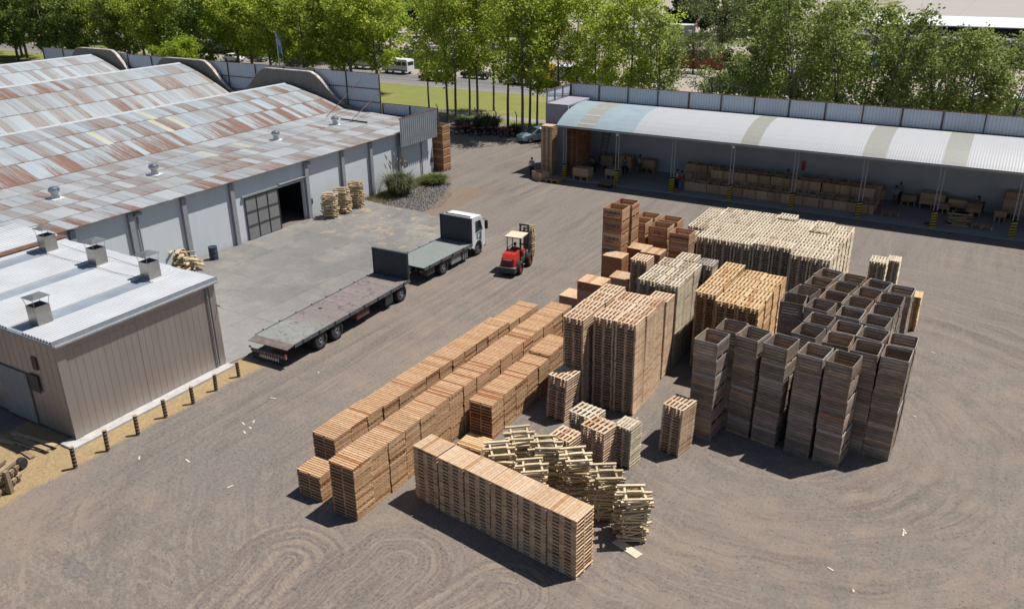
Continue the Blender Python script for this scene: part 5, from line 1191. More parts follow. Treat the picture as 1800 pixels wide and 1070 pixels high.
for k in range(3): small_box('tall pile of pale board boxes near the right edge, %s' % ('bottom box', 'middle box', 'top box')[k], 1.9+.02*k, 72.0-.03, 1.35, 1.0, .52, .036+.36+.55*k if k else .036, legs=(k == 0))
small_box('small board box before the tall box pile', 1.2, 70.6, .8, .7, .4); small_box('board box cut by the right edge of the picture', 3.6, 69.6, 1.2, 1.0, .9)
mb = MB()
for q in range(70):
    z = .04+.1*(q//7); mb.box(-1.4+rr.uniform(-.3, .3)-.5, -1.4+rr.uniform(-.3, .3)+.5, 67.9+rr.uniform(-.45, .4), 67.9+rr.uniform(-.45, .4)+.16, z, z+.06, 0, rr.uniform(-.3, .3))
tag(mb.build('timber_pile', W_LID), 'uneven pile of slab timber between the two right hand posts', 'timber pile')
lone_pile('B', W_LID, -6.15, 68.2, 1.3, .9, 2, 'the flat pair near the grey shirted worker', 'flat pallets under the shed', .1)
lone_pile('B', W_LID, .2, 68.0, 1.4, .9, 2, 'the flat pair right of the slab timber pile', 'flat pallets under the shed', -.1)
mb = MB(); mb.box(-3.6, -3.0, 66.9, 67.5, .036, .06); tag(mb.build('hand_cart', MAT['dark']), 'dark flat hand cart beside the seventh post', 'cart')
t = thing('hand_trolley', 'brown plank trolley by the second post', 'trolley', (-28.9, 65.35, .0), -.1)
mb = MB()
for q in range(6): mb.box(-.7+q*.23, -.48+q*.23, -.4, .4, .3, .34)
mb.build('platform', W_BROWN, t)
for sx in (-.5, .45):
    for sy in (-.3, .3): mb = MB(); mb.lathe([(0, -.03), (.12, -.03), (.12, .03), (0, .03)], 10, 'Y', (sx, sy, .13)); mb.build('wheel', MAT['black'], t)
mb = MB(); mb.tube([(.6, 0, .34), (.75, 0, 1.1)], .02, 5); mb.build('handle', MAT['dark'], t)
t = thing('shelf_ladder', 'dark steel stair ladder standing at the left end of the shed', 'ladder', (-31.9, 71.6, .036), 0)
for x in (-.3, .3): mb = MB(); mb.tube([(x, -.8, 0), (x, .8, 4.2)], .04, 4); mb.build('stringer', MAT['dark'], t)
for q in range(13): mb = MB(); mb.box(-.28, .28, -.8+1.6*q/13, -.6+1.6*q/13, .3+3.9*q/13, .33+3.9*q/13); mb.build('step', MAT['grey'], t)
mb = MB(); mb.box(-14.0, -13.75, 72.45, 72.5, 1.7, 2.5); tag(mb.build('fire_cabinet', MAT['red']), 'small red cabinet hung on the back wall of the shed', 'cabinet')
for px in (-28.35, -18.25): mb = MB(); mb.box(px-.12, px+.12, 66.2, 66.3, 4.35, 4.55); tag(mb.build('floodlight', MAT['white']), 'white floodlight at the top of the %s shed post' % ('second' if px < -20 else 'fourth'), 'floodlight')
x, y = G(950, 320); 
t = crate_thing(crate_parts(1.3, 1.0, .75, W_LID, W_LID), 'wooden_crate', 'open pale crate with boards beside the pale blue shirted person', 'crate', (-35.1, 64.85, 0), -.5, None)
mb = MB()
for q in range(4): mb.box(-34.3, -32.9, 64.1+q*.28, 64.34+q*.28, .26, .30, 0)
mb2 = mb; o = mb.build('pallet', W_BROWN); 
tag(o, 'reddish flat pallet lying beside the first post of the shed', 'pallet'); mb = MB()
for q in (-34.2, -33.65, -33.05): mb.box(q, q+.1, 64.1, 65.18, .005, .258)
mb.build('skid_block', W_BROWN, o) if False else mb.build('base', W_BROWN, o)

# ------------------------------------------------------------------ small yard things
for k, (px, py) in enumerate(((133, 822), (190, 792), (243, 764), (292, 733), (340, 709), (380, 686), (420, 662))):
    x, y = G(px, py); mb = MB(); hgt = (1.0, .98, .95, .9, .88, .86, .82)[k]; nb = 12
    for q in range(nb):
        z0, z1 = hgt*q/nb, hgt*(q+1)/nb; r_ = .088
        i = len(mb.v)
        for z in (z0, z1):
            for j in range(12): a = 2*pi*j/12; mb.v.append((cos(a)*r_, sin(a)*r_, z+(.02*sin(a+1) if 0 < z < hgt else 0)))
        for j in range(12): mb.f.append((i+j, i+(j+1) % 12, i+12+(j+1) % 12, i+12+j)); mb.m.append(q % 2)
    mb.f.append(tuple(len(mb.v)-12+j for j in range(12))); mb.m.append(0)
    o = mb.build('bollard', [plain('bollard wood', (.34, .22, .12), .85, 0, .3, 6), MAT['black']], None, (x, y, 0)); o.rotation_euler = (rr.uniform(-.05, .05), rr.uniform(-.05, .05), rr.uniform(0, 6))
    tag(o, 'brown and black striped log bollard, %s from the near end of the row' % NTH[k], 'bollard', 'striped bollards along the metal shed')
x, y = G(377, 457); mb = MB(); mb.lathe([(0, 0), (.30, 0), (.30, .02), (.29, .03), (.29, .30), (.305, .32), (.29, .34), (.29, .6), (.305, .62), (.29, .64), (.29, .88), (.30, .9), (.28, .9), (.27, .86), (0, .86)], 20); tag(mb.build('drum', MAT['navy'], None, (x, y, .06), smooth=False), 'dark navy plastic drum standing by the white wall', 'drum')
mb = MB(); th_ = -.33; cxb, cyb = -8.42, 22.03; mb.box(cxb-.56, cxb+.56, cyb-.17, cyb+.17, .01, .03, 0, th_); tag(mb.build('board', MAT['cream']), 'pale flat board lying on the ground by the leaning piles', 'board')
chip = MB(); 
for px, py in ((428, 745), (440, 752), (446, 741), (1588, 938), (1590, 934), (1608, 732), (1500, 1038), (1460, 1000), (560, 655), (1120, 735), (430, 760), (330, 810), (405, 855), (245, 805), (1320, 700), (1640, 620), (905, 560), (480, 700)):
    x, y = G(px, py); a = rr.uniform(0, 3); l = rr.uniform(.06, .16); chip.box(x-l, x+l, y-.03, y+.03, .006, .022, 0, a)
tag(chip.build('wood_chips', plain('bleached chips', (.62, .58, .48), .8)), 'scattered pale wood chips lying about the dirt yard', 'wood chips', kind='stuff')
# loose stones on the near dirt
st = MB(); r3 = random.Random(5)
for q in range(5200):
    px, py = r3.uniform(0, 1800), 560+510*r3.random()**.8
    x, y = G(px, py); x += r3.uniform(-1, 1); y += r3.uniform(-1, 1); s_ = r3.choice((.012, .016, .02, .03)); i = len(st.v); a = r3.uniform(0, 6)
    if -45.5 < x < -31 and 15.5 < y < 52: continue
    st.v += [(x+s_*cos(a+k*1.57)*r3.uniform(.7, 1.2), y+s_*sin(a+k*1.57)*r3.uniform(.7, 1.2), .001) for k in range(4)]+[(x, y, s_*.8)]
    for k in range(4): st.f.append((i+k, i+(k+1) % 4, i+4)); st.m.append(0)
n_ = N('loose stone'); sm = n_.done(n_.mix(n_.island(), (.07, .065, .065), (.30, .27, .24)), .95)
tag(st.build('loose_stones', sm), 'loose stones and grit scattered over the dirt yard', 'stones', kind='stuff')
# planks by the shed corner and a timber stack cut by the left edge
for k, (dx, dy, a, l) in enumerate(((-1.2, -.35, .12, 2.6), (-1.0, -.6, .05, 2.2), (-1.5, -.8, .2, 2.4), (-.9, -1.05, -.1, 1.6))):
    mb = MB(); mb.box(-l/2, l/2, -.1, .1, .12 if k < 2 else .02, .18 if k < 2 else .08); tag(mb.build('plank', W_PLANK, None, (-31.8+dx, 16.2+dy, 0), a), ('weathered plank leaning on the footing at the shed corner, %s' % ('longest', 'inner', 'outer', 'shortest')[k]), 'plank', 'planks at the shed corner')
tp = thing('timber_stack', 'stack of rough timber cut off by the left edge of the picture', 'timber stack', (-31.3, 12.9, 0), .35)
mb = MB()
for lay in range(5):
    for q in range(6):
        if lay % 2: mb.box(-1.6, .9, -.75+q*.27, -.55+q*.27, .2*lay, .2*lay+.13)
        else: mb.box(-1.5+q*.42, -1.3+q*.42, -.8, .8, .2*lay, .2*lay+.13)
mb.build('boards', W_PLANK, tp)
mb = MB(); mb.box(.95, 1.1, -.1, .08, 0, 1.0); mb.build('upright', W_PLANK, tp)
x, y = G(40, 822); mb = MB(); mb.lathe([(0, -.12), (.22, -.12), (.25, -.06), (.25, .06), (.22, .12), (0, .12)], 14, 'X', (0, 0, .22)); tag(mb.build('wire_coil', MAT['black'], None, (x, y, 0), .4), 'small black coil lying beside the rough timber stack', 'coil')

# planter at the warehouse corner: soil, stones, grass, pampas tuft
sheet('gravel_bed', [(-45.1, 52.0), (-41.5, 51.4), (-38.6, 51.4), (-38.1, 53.6), (-39.2, 56.5), (-41.0, 59.2), (-42.2, 60.8), (-45.1, 62)], .02, plain('bed soil', (.17, .13, .10), .95, 0, .3, 3))
mb = MB(); r3 = random.Random(9)
for q in range(2600):
    y = r3.uniform(51.6, 59.6); xr = -38.5-max(0, y-53)*.42; x = r3.uniform(-43.2+max(0, 54-y)*.3, xr)
    if r3.random() > .35+.65*((x+43.5)/5): continue
    s_ = r3.uniform(.04, .09); i = len(mb.v); a = r3.uniform(0, 6)
    mb.v += [(x+s_*cos(a+k*1.2566), y+s_*sin(a+k*1.2566), .02) for k in range(5)]+[(x+s_*.4*cos(a+k*1.2566), y+s_*.4*sin(a+k*1.2566), .02+s_*1.2) for k in range(5)]
    for k in range(5): mb.f.append((i+k, i+(k+1) % 5, i+5+(k+1) % 5, i+5+k)); mb.m.append(0)
    mb.f.append(tuple(i+5+k for k in range(5))); mb.m.append(0)
n_ = N('bed stone'); tag(mb.build('bed_stones', n_.done(n_.mix(n_.island(), (.10, .10, .105), (.36, .34, .33)), .9)), 'grey stones covering the planting bed at the warehouse corner', 'stones', kind='stuff')
def leafmat(name, a, b, c, tr_=.3):
    n = N(name); r = n.island(); col = n.mix(r, a, b); col = n.mix(n.step(n.M('FRACT', n.M('MULTIPLY', r, 13.7)), .8, .9), col, c)
    k = n.M('MULTIPLY_ADD', n.orand(), .35, .82); col = n.mix(1, col, n.comb(k, k, k), 'MULTIPLY')
    col = n.mix(1, col, (KA, KA, KA), 'MULTIPLY'); d = n.b; n.put(d.inputs['Base Color'], col); d.inputs['Roughness'].default_value = .6; d.inputs['Specular IOR Level'].default_value = .25
    t = n.new('ShaderNodeBsdfTranslucent'); n.put(t.inputs[0], col); m = n.new('ShaderNodeMixShader'); m.inputs[0].default_value = tr_
    n.t.links.new(d.outputs[0], m.inputs[1]); n.t.links.new(t.outputs[0], m.inputs[2]); n.t.links.new(m.outputs[0], n.out.inputs[0]); return n.m
LG = dict(grass=leafmat('grass blades', (.12, .17, .03), (.20, .22, .06), (.34, .29, .13)), pampas=leafmat('pampas blades', (.12, .15, .06), (.22, .23, .11), (.35, .30, .17)), plume=leafmat('plume', (.40, .33, .24), (.5, .42, .33), (.4, .3, .2)),
          poplar=leafmat('poplar leaves', (.28, .40, .04), (.52, .62, .08), (.74, .74, .16), .5), olive=leafmat('olive poplar leaves', (.20, .28, .055), (.38, .45, .10), (.64, .66, .36), .45),
          deep=leafmat('deep green leaves', (.13, .22, .045), (.26, .36, .07), (.42, .48, .12), .4), bright=leafmat('bright leaves', (.32, .46, .03), (.44, .56, .06), (.56, .62, .1), .45), mesq=leafmat('mesquite leaves', (.11, .15, .05), (.19, .23, .08), (.28, .29, .12)), dark=leafmat('dark far leaves', (.03, .06, .018), (.065, .10, .03), (.1, .13, .04), .2))
def blades(n, rad, h, w, mat, name, parent=None, loc=(0, 0, 0), droop=.5, seed=1, ell=1.0):
    r = random.Random(seed); mb = MB()
    for q in range(n):
        a = r.uniform(0, 2*pi); R_ = rad*sqrt(r.random())*.55; x, y = cos(a)*R_, sin(a)*R_*ell; b = a+r.uniform(-.8, .8); hh = h*r.uniform(.6, 1.05); out = rad*r.uniform(.3, 1.1)
        p0 = (x, y, 0); p1 = (x+cos(b)*out*.35, y+sin(b)*out*.35, hh*.7); p2 = (x+cos(b)*out, y+sin(b)*out, hh*(1-droop*r.random())); dx, dy = -sin(b)*w, cos(b)*w
        mb.quad([(p0[0]-dx, p0[1]-dy, 0), (p0[0]+dx, p0[1]+dy, 0), (p1[0]+dx, p1[1]+dy, p1[2]), (p1[0]-dx, p1[1]-dy, p1[2])]); mb.quad([(p1[0]-dx, p1[1]-dy, p1[2]), (p1[0]+dx, p1[1]+dy, p1[2]), p2])
    return mb.build(name, mat, parent, loc)
t = thing('pampas_grass', 'big tuft of pampas grass with pale plumes by the white wall', 'grass tuft', (-43.2, 54.6, 0))
blades(900, 1.5, 2.3, .022, LG['pampas'], 'blades', t, droop=.7, seed=3)
mb = MB(); r3 = random.Random(4)
for q in range(26):
    a = r3.uniform(0, 6.28); o_ = r3.uniform(.2, 1.1); h_ = r3.uniform(2.6, 3.7); mb.tube([(cos(a)*.2, sin(a)*.2, .5), (cos(a)*o_, sin(a)*o_, h_-.5)], .008, 3)
    mb.tube([(cos(a)*o_, sin(a)*o_, h_-.5), (cos(a)*(o_+.08), sin(a)*(o_+.08), h_-.2), (cos(a)*(o_+.2), sin(a)*(o_+.2), h_)], [.02, .06, .01], 5)
mb.build('plumes', LG['plume'], t)
tag(blades(700, 1.3, 1.0, .02, LG['grass'], 'grass_tuft', None, (-42.6, 59.0, 0), .6, 7), 'low green tuft at the corner of the planting bed', 'grass tuft')
gb = MB(); r3 = random.Random(12)
for q in range(5200):
    y = r3.uniform(51.6, 61.5); x = r3.uniform(-45.0, -42.4 if y < 54 else -43.0) if r3.random() < .8 else r3.uniform(-43, -39)
    if y > 57: x = r3.uniform(-45, -43)
    a = r3.uniform(0, 6); h_ = r3.uniform(.08, .3); gb.quad([(x-.015, y, .02), (x+.015, y, .02), (x+cos(a)*.1, y+sin(a)*.1, h_)])
tag(gb.build('bed_grass', LG['grass']), 'short grass growing in the planting bed by the wall', 'grass', kind='stuff')
# trees -----------------------------------------------------------------
bark = plain('bark', (.16, .135, .11), .95, 0, .35, 3); barkd = plain('dark bark', (.07, .055, .045), .95, 0, .3, 3)
def tree_meshes(seed, h, r, z0, nleaf, ls, up=.6, nl=16, tr=.16, mat='poplar', bk=None, stems=1, bend=.3):
    R_ = random.Random(seed); tm = MB(); pts = []
    for s in range(stems):
        a0 = R_.uniform(0, 6.28); lean = bend*(1 if stems == 1 else 2.2)
        P = [(cos(a0)*lean*(k/5)**1.5*(.3 if stems == 1 else 1)+R_.uniform(-.08, .08)*k*.4, sin(a0)*lean*(k/5)**1.5*(.3 if stems == 1 else 1)+R_.uniform(-.08, .08)*k*.4, h*.93*k/5) for k in range(6)]
        P[0] = (P[0][0]*.2, P[0][1]*.2, -.1)
        tm.tube(P, [tr*(1-.16*k) for k in range(6)], 7)
        def at(z):
            t_ = max(0, min(.999, z/(h*.93)))*5; k = int(t_); f = t_-k; return tuple(P[k][i]*(1-f)+P[k+1][i]*f for i in range(3))
        for q in range(nl//stems):
            zz = z0*.85+(h*.92-z0)*((q+R_.random())/(nl//stems)); a = R_.uniform(0, 6.28)+q*2.4; fr = (zz-z0)/(h-z0)
            prof_ = (sin(pi*min(1, max(.06, fr*.82+.16)))**.6); ln = r*prof_*R_.uniform(.75, 1.15)
            b = at(zz); tip = (b[0]+cos(a)*ln, b[1]+sin(a)*ln, b[2]+ln*up*R_.uniform(.7, 1.3)); mid = (b[0]+cos(a)*ln*.5, b[1]+sin(a)*ln*.5, b[2]+ln*up*.32)
            tm.tube([b, mid, tip], [tr*.36*(1-fr*.5), tr*.22, tr*.07], 4)
            for f in (.35, .6, .85, 1.0): pts.append((tuple(b[i]+(tip[i]-b[i])*f+R_.gauss(0, .18) for i in range(3)), .22+.26*ln/3))
            for w_ in range(2):
                f = R_.uniform(.4, .9); a2 = a+R_.choice((-1, 1))*R_.uniform(.5, 1.1); l2 = ln*.45; b2 = tuple(b[i]+(tip[i]-b[i])*f for i in range(3)); t2 = (b2[0]+cos(a2)*l2, b2[1]+sin(a2)*l2, b2[2]+l2*up)
                tm.tube([b2, t2], [tr*.12, tr*.04], 3); pts.append((t2, .42)); pts.append((tuple((b2[i]+t2[i])/2 for i in range(3)), .36))
        pts.append((at(h*.9), .5)); pts.append((tuple(v+d for v, d in zip(at(h*.92), (0, 0, .5))), .3))
    lm = MB(); per = nleaf//len(pts)
    for (c, rad) in pts:
        k_ = R_.uniform(.5, 1.5)
        for q in range(int(per*k_)):
            p = [c[i]+R_.gauss(0, rad*(1, 1, .8)[i]) for i in range(3)]
            s_ = ls*R_.uniform(.6, 1.25); nx, ny, nz = R_.gauss(0, 1), R_.gauss(0, 1), R_.gauss(.4, 1); n_ = Vector((nx, ny, nz)).normalized()
            u_ = n_.cross(Vector((R_.random(), R_.random(), R_.random()))).normalized()*s_; v_ = n_.cross(u_).normalized()*(s_*.75); pv = Vector(p)
            lm.quad([pv-u_, pv-v_, pv+u_, pv+v_])
    return tm.mesh('trunk', bk or bark), lm.mesh('crown', LG[mat])
def plant_tree(M_, label, cat, x, y, sc=1.0, rz=0, group=None, name='tree', scz=None):
    t = thing(name, label, cat, (x, y, 0), rz, group); t.scale = (sc, sc, scz or sc); mobj('trunk', M_[0], t); mobj('crown', M_[1], t); return t
SL = [tree_meshes(20+k, 17.5, 2.9, 5.6, 4600, .165, .9, 22, .17, 'poplar', bend=1.2) for k in range(3)]
OL = [tree_meshes(40+k, 14.5, 2.5, 2.4, 4300, .155, .95, 26, .13, 'olive', stems=2, bend=.9) for k in range(3)]
BR = [tree_meshes(60+k, 14, 4.0, 3.4, 6800, .20, .55, 26, .26, 'poplar', bend=.8) for k in range(3)]
DP = [tree_meshes(80+k, 13, 4.6, 2.4, 7500, .22, .5, 24, .26, 'deep', bend=.6) for k in range(2)]
BT = tree_meshes(90, 7, 2.9, 1.2, 6500, .15, .5, 18, .15, 'bright'); MQ = tree_meshes(91, 8.5, 5.6, 2.6, 9000, .15, .35, 20, .22, 'mesq', barkd, stems=3, bend=.45); DK = tree_meshes(92, 15, 2.4, 1.5, 4200, .32, .8, 20, .2, 'dark', barkd)
g = 'slim poplars between the yard and the road'
for k, (px, py, s_) in enumerate(((788, 217, .95), (802, 222, 1.0), (826, 204, .9), (840, 209, 1.05), (893, 224, 1.0), (918, 241, 1.05), (931, 232, .95), (944, 229, .85), (755, 200, .8), (868, 195, .9))):
    x, y = G(px, py); plant_tree(SL[k % 3], 'slim poplar by the yard edge, %s trunk from the left' % NTH[[0, 1, 2, 3, 4, 5, 6, 7, 8, 9][k]], 'tree', x, y, s_, rr.uniform(0, 6), g, 'poplar_tree')
g = 'olive green poplars behind the arched shed'
def atV(px, py, V):
    """(x, height) of the point at distance V seen at photo pixel (px,py)"""
    x0, v0 = G(px, py); z = CAM_H*(1-V/v0) if v0 > 0 else CAM_H*1.05; return x0*V/v0, z
for k, (px, ty, V, kd) in enumerate(((985, -30, 86, 's'), (1018, -25, 89, 's'), (1052, -35, 85, 's'), (1083, -30, 90, 's'), (1120, -40, 84, 's'), (1152, -20, 88, 's'), (1172, 8, 85, 'o'), (1262, 118, 82, 'o'), (1292, 72, 86, 'o'), (1322, 84, 83, 'o'), (1345, 20, 88, 'o'),
                                     (1366, -30, 85, 'o'), (1396, -28, 90, 'o'), (1425, -32, 84, 'o'), (1455, -10, 88, 'o'), (1482, 12, 92, 'o'), (1508, -15, 85, 'o'), (1540, -10, 88, 'o'), (1572, 6, 84, 'o'), (1598, 28, 88, 'o'), (1630, 78, 84, 'o'), (1655, 40, 88, 'o'), (1684, 14, 84, 'o'), (1716, 16, 89, 'o'), (1752, 14, 85, 'o'), (1786, 48, 88, 'o'), (1812, 20, 84, 'o'))):
    x, h = atV(px, ty, V); M_ = (SL if kd == 's' else OL)[k % 3]; sc = h/(17.5 if kd == 's' else 14.5)*(.97 if px < 1590 else .88); w_ = min(1.05, max(.7, sc))*(1.12 if kd == 's' else 1.0)
    plant_tree(M_, 'olive green poplar behind the long fence, %s from the left' % nth(k), 'tree', x, V, w_, rr.uniform(0, 6), g, 'poplar_tree', sc)
g = 'leafy trees between the parapets and the road'
for k in range(24):
    x = -78.5-k*4.6+rr.uniform(-.8, .8); y = 98+rr.uniform(-2.5, 3); M_ = BR[k % 3] if k not in (8, 13) and k < 15 else DP[k % 2]
    plant_tree(M_, 'leafy roadside tree behind the arched parapets, %s from the right' % nth(k), 'tree', x, y, rr.uniform(.9, 1.15), rr.uniform(0, 6), g, 'leafy_tree')
x, y = G(300, 118); plant_tree(BT, 'low bright green tree just behind the middle parapet', 'tree', -111, 88.5, 1.0, 1, None, 'leafy_tree'); plant_tree(BT, 'small bright green tree at the left of the low bright one', 'tree', -117, 89, .75, 2.3, None, 'leafy_tree')
g = 'dense trees beyond the road at the left'
for k in range(20):
    x = -104-k*6.2+rr.uniform(-1, 1); y = 127+rr.uniform(-4, 7); plant_tree((DP+BR)[k % 5] if k > 5 else BR[k % 3], 'dense tree on the far side of the road, %s from the right' % NTH[k], 'tree', x, y, rr.uniform(.95, 1.25), rr.uniform(0, 6), g, 'leafy_tree')
for k in range(14):
    x = -118-k*9+rr.uniform(-2, 2); y = 152+rr.uniform(-4, 10); plant_tree(DP[k % 2], 'dark green tree in the rear belt at the left, %s from the right' % NTH[k], 'tree', x, y, rr.uniform(1.1, 1.4), rr.uniform(0, 6), 'rear belt of dark trees', 'leafy_tree')
g = 'dark poplars far behind the lots'
for k in range(20):
    px = 560+k*22+rr.uniform(-5, 5); x, y = G(px, 62+rr.uniform(-4, 3)) if px < 1000 else G(px, 55)
    plant_tree(DK, 'dark tree far beyond the pale lot, %s from the left' % NTH[k], 'tree', x, y, rr.uniform(.9, 1.3), rr.uniform(0, 6), g, 'poplar_tree', rr.uniform(.8, 1.1))
g = 'dark poplars beyond the mesquite'
for k in range(12):
    x, y = G(1185+k*16+rr.uniform(-3, 3), 62+rr.uniform(-8, 6)); plant_tree(DK, 'dark slim poplar behind the round mesquite, %s from the left' % NTH[k], 'tree', x, y, rr.uniform(.8, 1.05), rr.uniform(0, 6), g, 'poplar_tree')
x, y = G(1262, 113); plant_tree(MQ, 'round crowned mesquite tree with dark branching trunk', 'tree', x, y, 1.25, .5, None, 'mesquite_tree'); x, y = G(1218, 130); plant_tree(MQ, 'small dark mesquite left of the round crowned one', 'tree', x, y, .75, 2, None, 'mesquite_tree')
g = 'scrub along the yard fence'
for k, (px, py, s_) in enumerate(((735, 222, 1.3), (752, 235, 1.1), (845, 226, 1.1), (862, 230, 1.2), (815, 226, .9), (905, 236, .8), (825, 232, .7), (690, 205, .9))):
    x, y = G(px, py); o = blades(520, 1.3, 1.7, .03, LG['mesq'] if k % 2 else LG['pampas'], 'shrub', None, (x, y, 0), .5, 30+k); o.scale = (s_, s_, s_); tag(o, 'wispy shrub by the yard fence, %s' % ('behind the corner panel', 'beside the warehouse bins', 'behind the motorbikes', 'right of the motorbikes', 'left of the motorbikes', 'near the rightmost trunks', 'below the slim trunks', 'left of the corner panel')[k], 'shrub', g)
for k in range(8):
    x = -58+k*2.7; t = thing('fence_post', 'concrete fence post with bent top at the yard edge, %s from the left' % NTH[k], 'fence post', (x, 81.5-.0*k, 0), 0, 'concrete posts at the yard edge')
    mb = MB(); mb.tube([(0, 0, 0), (0, 0, 2.1), (0, -.35, 2.5)], .06, 5); mb.build('shaft', MAT['grey'], t)

# ------------------------------------------------------------------ far background beyond the road
def hall(label, cat, x0, x1, y0, y1, h, roofm, wallm_, parts=(), rise=0):
    t = thing('hall', label, cat, ((x0+x1)/2, y0, 0)); hx = (x1-x0)/2; D = y1-y0
    mb = MB(); mb.box(-hx, hx, 0, D, 0, h); mb.build('wall', wallm_, t)
    mb = MB(); mb.hexa([(-hx-.4, -.6, h+.01), (hx+.4, -.6, h+.01), (hx+.4, D+.4, h+.01), (-hx-.4, D+.4, h+.01), (-hx-.4, -.6, h+.25), (hx+.4, -.6, h+.25), (hx+.4, D+.4, h+.25+rise), (-hx-.4, D+.4, h+.25+rise)])
    if D > 60:
        for q in range(1, 14): mb.box(-hx+q*2*hx/14-.2, -hx+q*2*hx/14+.2, -.4, D, h+.26, h+.3+rise*.0, 0)
    mb.build('roof', roofm, t)
    for (nm, a, b, z0, z1, m) in parts: mb = MB(); mb.box(a, b, -.12, -.003, z0, z1); mb.build(nm, m, t)
    return t
tan = N('pale tan roof'); o_ = tan.obj(); tc_ = tan.mix(tan.noise(tan.mapv(o_, (.03, .8, 1)), 1, 4, .6), (.33, .30, .27), (.42, .39, .36)); tan = tan.done(tc_, .8)
wf = plain('white fascia', (.70, .74, .76), .6)
hx0, hy0 = G(1530, 95); hx1 = hx0+190
hall('huge hall with pale tan roof and white fascia at the top right', 'hall', hx0, hx1, hy0, hy0+150, 7.0, tan, plain('dim hall front', (.16, .15, .15), .9), []+[('gate', -88+q*14, -80+q*14, .1, 4.6, MAT['dark']) for q in range(12)])
fas = MB(); fas.hexa([(hx0, hy0-7, 6.0), (hx1, hy0-7, 6.0), (hx1, hy0-.7, 7.2), (hx0, hy0-.7, 7.2), (hx0, hy0-7, 6.15), (hx1, hy0-7, 6.15), (hx1, hy0-.7, 7.35), (hx0, hy0-.7, 7.35)]); tag(fas.build('canopy', wf), 'long white canopy strip along the front of the tan roofed hall', 'canopy')
x, y = G(1640, 112)
t = hall('low hall with grey roof and dark openings before the tan roofed hall', 'hall', x-14, x+30, y, y+12, 4.2, plain('lilac grey roof', (.22, .22, .25), .7), plain('grey hall wall', (.20, .19, .19), .9), [('gate', -14+q*8, -9+q*8, .1, 3.4, MAT['black']) for q in range(6)]+[('yellow_column', -8.6, -8.0, 0, 4, MAT['yellow'])])
t = thing('canopy', 'white tent like canopy with pointed tops between the halls', 'canopy', (x+4, y+16, 0)); mb = MB()
for q in range(6): mb.v += [(q*7-14, 0, 4.6), (q*7-7, 0, 4.6), (q*7-7, 7, 4.6), (q*7-14, 7, 4.6), (q*7-10.5, 3.5, 7.2)]; i = q*5; mb.f += [(i, i+1, i+4), (i+1, i+2, i+4), (i+2, i+3, i+4), (i+3, i, i+4)]; mb.m += [0]*4
mb.build('fabric', plain('canopy fabric', (.62, .60, .57), .8), t)
for q in range(7): mb = MB(); mb.tube([(q*7-14, 0, 0), (q*7-14, 0, 4.6)], .1, 5); mb.build('pole', MAT['grey'], t)
x, y = G(1775, 105); t = thing('canopy', 'flat white canopy roof at the right edge beyond the trees', 'canopy', (x, y, 0)); mb = MB(); mb.box(-7, 12, 0, 6, 3.6, 3.8); mb.build('roof', wf, t)
for q in range(4): mb = MB(); mb.tube([(-6.5+q*6, .2, 0), (-6.5+q*6, .2, 3.6)], .1, 5); mb.build('pole', MAT['grey'], t)
brick = plain('brick red stacks', (.33, .12, .06), .9, 0, .35, 1.5)
for k, (px, py, w_, h_, d_) in enumerate(((1205, 120, 5, 2.0, 2), (1240, 122, 6, 2.4, 2), (1170, 112, 4, 1.6, 2), (1205, 48, 5, 3, 3), (1320, 60, 4, 2.5, 3))):
    x, y = G(px, py); mb = MB()
    for q in range(int(w_)):
        hh = h_*rr.uniform(.8, 1.05); mb.box(-w_/2+q+.02, -w_/2+q+.98, 0, d_, 0, hh)
    tag(mb.build('brick_stack', brick, None, (x, y, 0)), 'brick red material stack, %s' % ('left of the mesquite trunk', 'under the mesquite crown', 'left of the small mesquite', 'among the far dark poplars', 'right of the mesquite crown')[k], 'brick stack', 'brick red stacks beyond the road')
for k, (px, py, w_, h_, m, lb) in enumerate(((915, 66, 7, 3, MAT['grey'], 'grey block wall hut beyond the pale lot'), (1190, 66, 6, 2.6, MAT['white'], 'white roofed hut left of the mesquite'), (1500, 130, 9, 3, MAT['greenp'], 'green low hut behind the poplars'), (1385, 165, 2, 3.0, MAT['blue'], 'blue tank behind the poplars'), (820, 78, 8, 2.5, plain('pink wall', (.40, .27, .24), .9), 'pinkish wall hut at the pale lot'))):
    x, y = G(px, py); t = thing('hut', lb, 'hut', (x, y, 0)); mb = MB(); mb.box(-w_/2, w_/2, 0, 4, 0, h_); mb.build('wall', m, t); mb = MB(); mb.box(-w_/2-.3, w_/2+.3, -.3, 4.3, h_+.01, h_+.15); mb.build('roof', MAT['white'] if k in (1, 4) else MAT['grey'], t); mb = MB(); mb.box(-.5, .5, -.03, -.003, 0, 2); mb.build('door', MAT['dark'], t)
for k in range(8):
    x, y = G(1690+k*17, 193+k*1.3); m = (MAT['orangep'], MAT['greenp'], wf, MAT['orangep'])[k % 4]
    t = thing('stall', '%s stall behind the long fence at the right, %s from the left' % (('orange', 'green', 'white', 'orange')[k % 4], NTH[k]), 'stall', (x, y, 0)); mb = MB(); mb.box(-.9, .9, -.7, .7, 0, 1.7); mb.build('counter', m, t); mb = MB(); mb.hexa([(-1.1, -1, 1.9), (1.1, -1, 1.9), (1.1, 1, 1.9), (-1.1, 1, 1.9), (-1, -.1, 2.4), (1, -.1, 2.4), (1, .1, 2.4), (-1, .1, 2.4)]); mb.build('awning', wf if k % 2 else m, t)
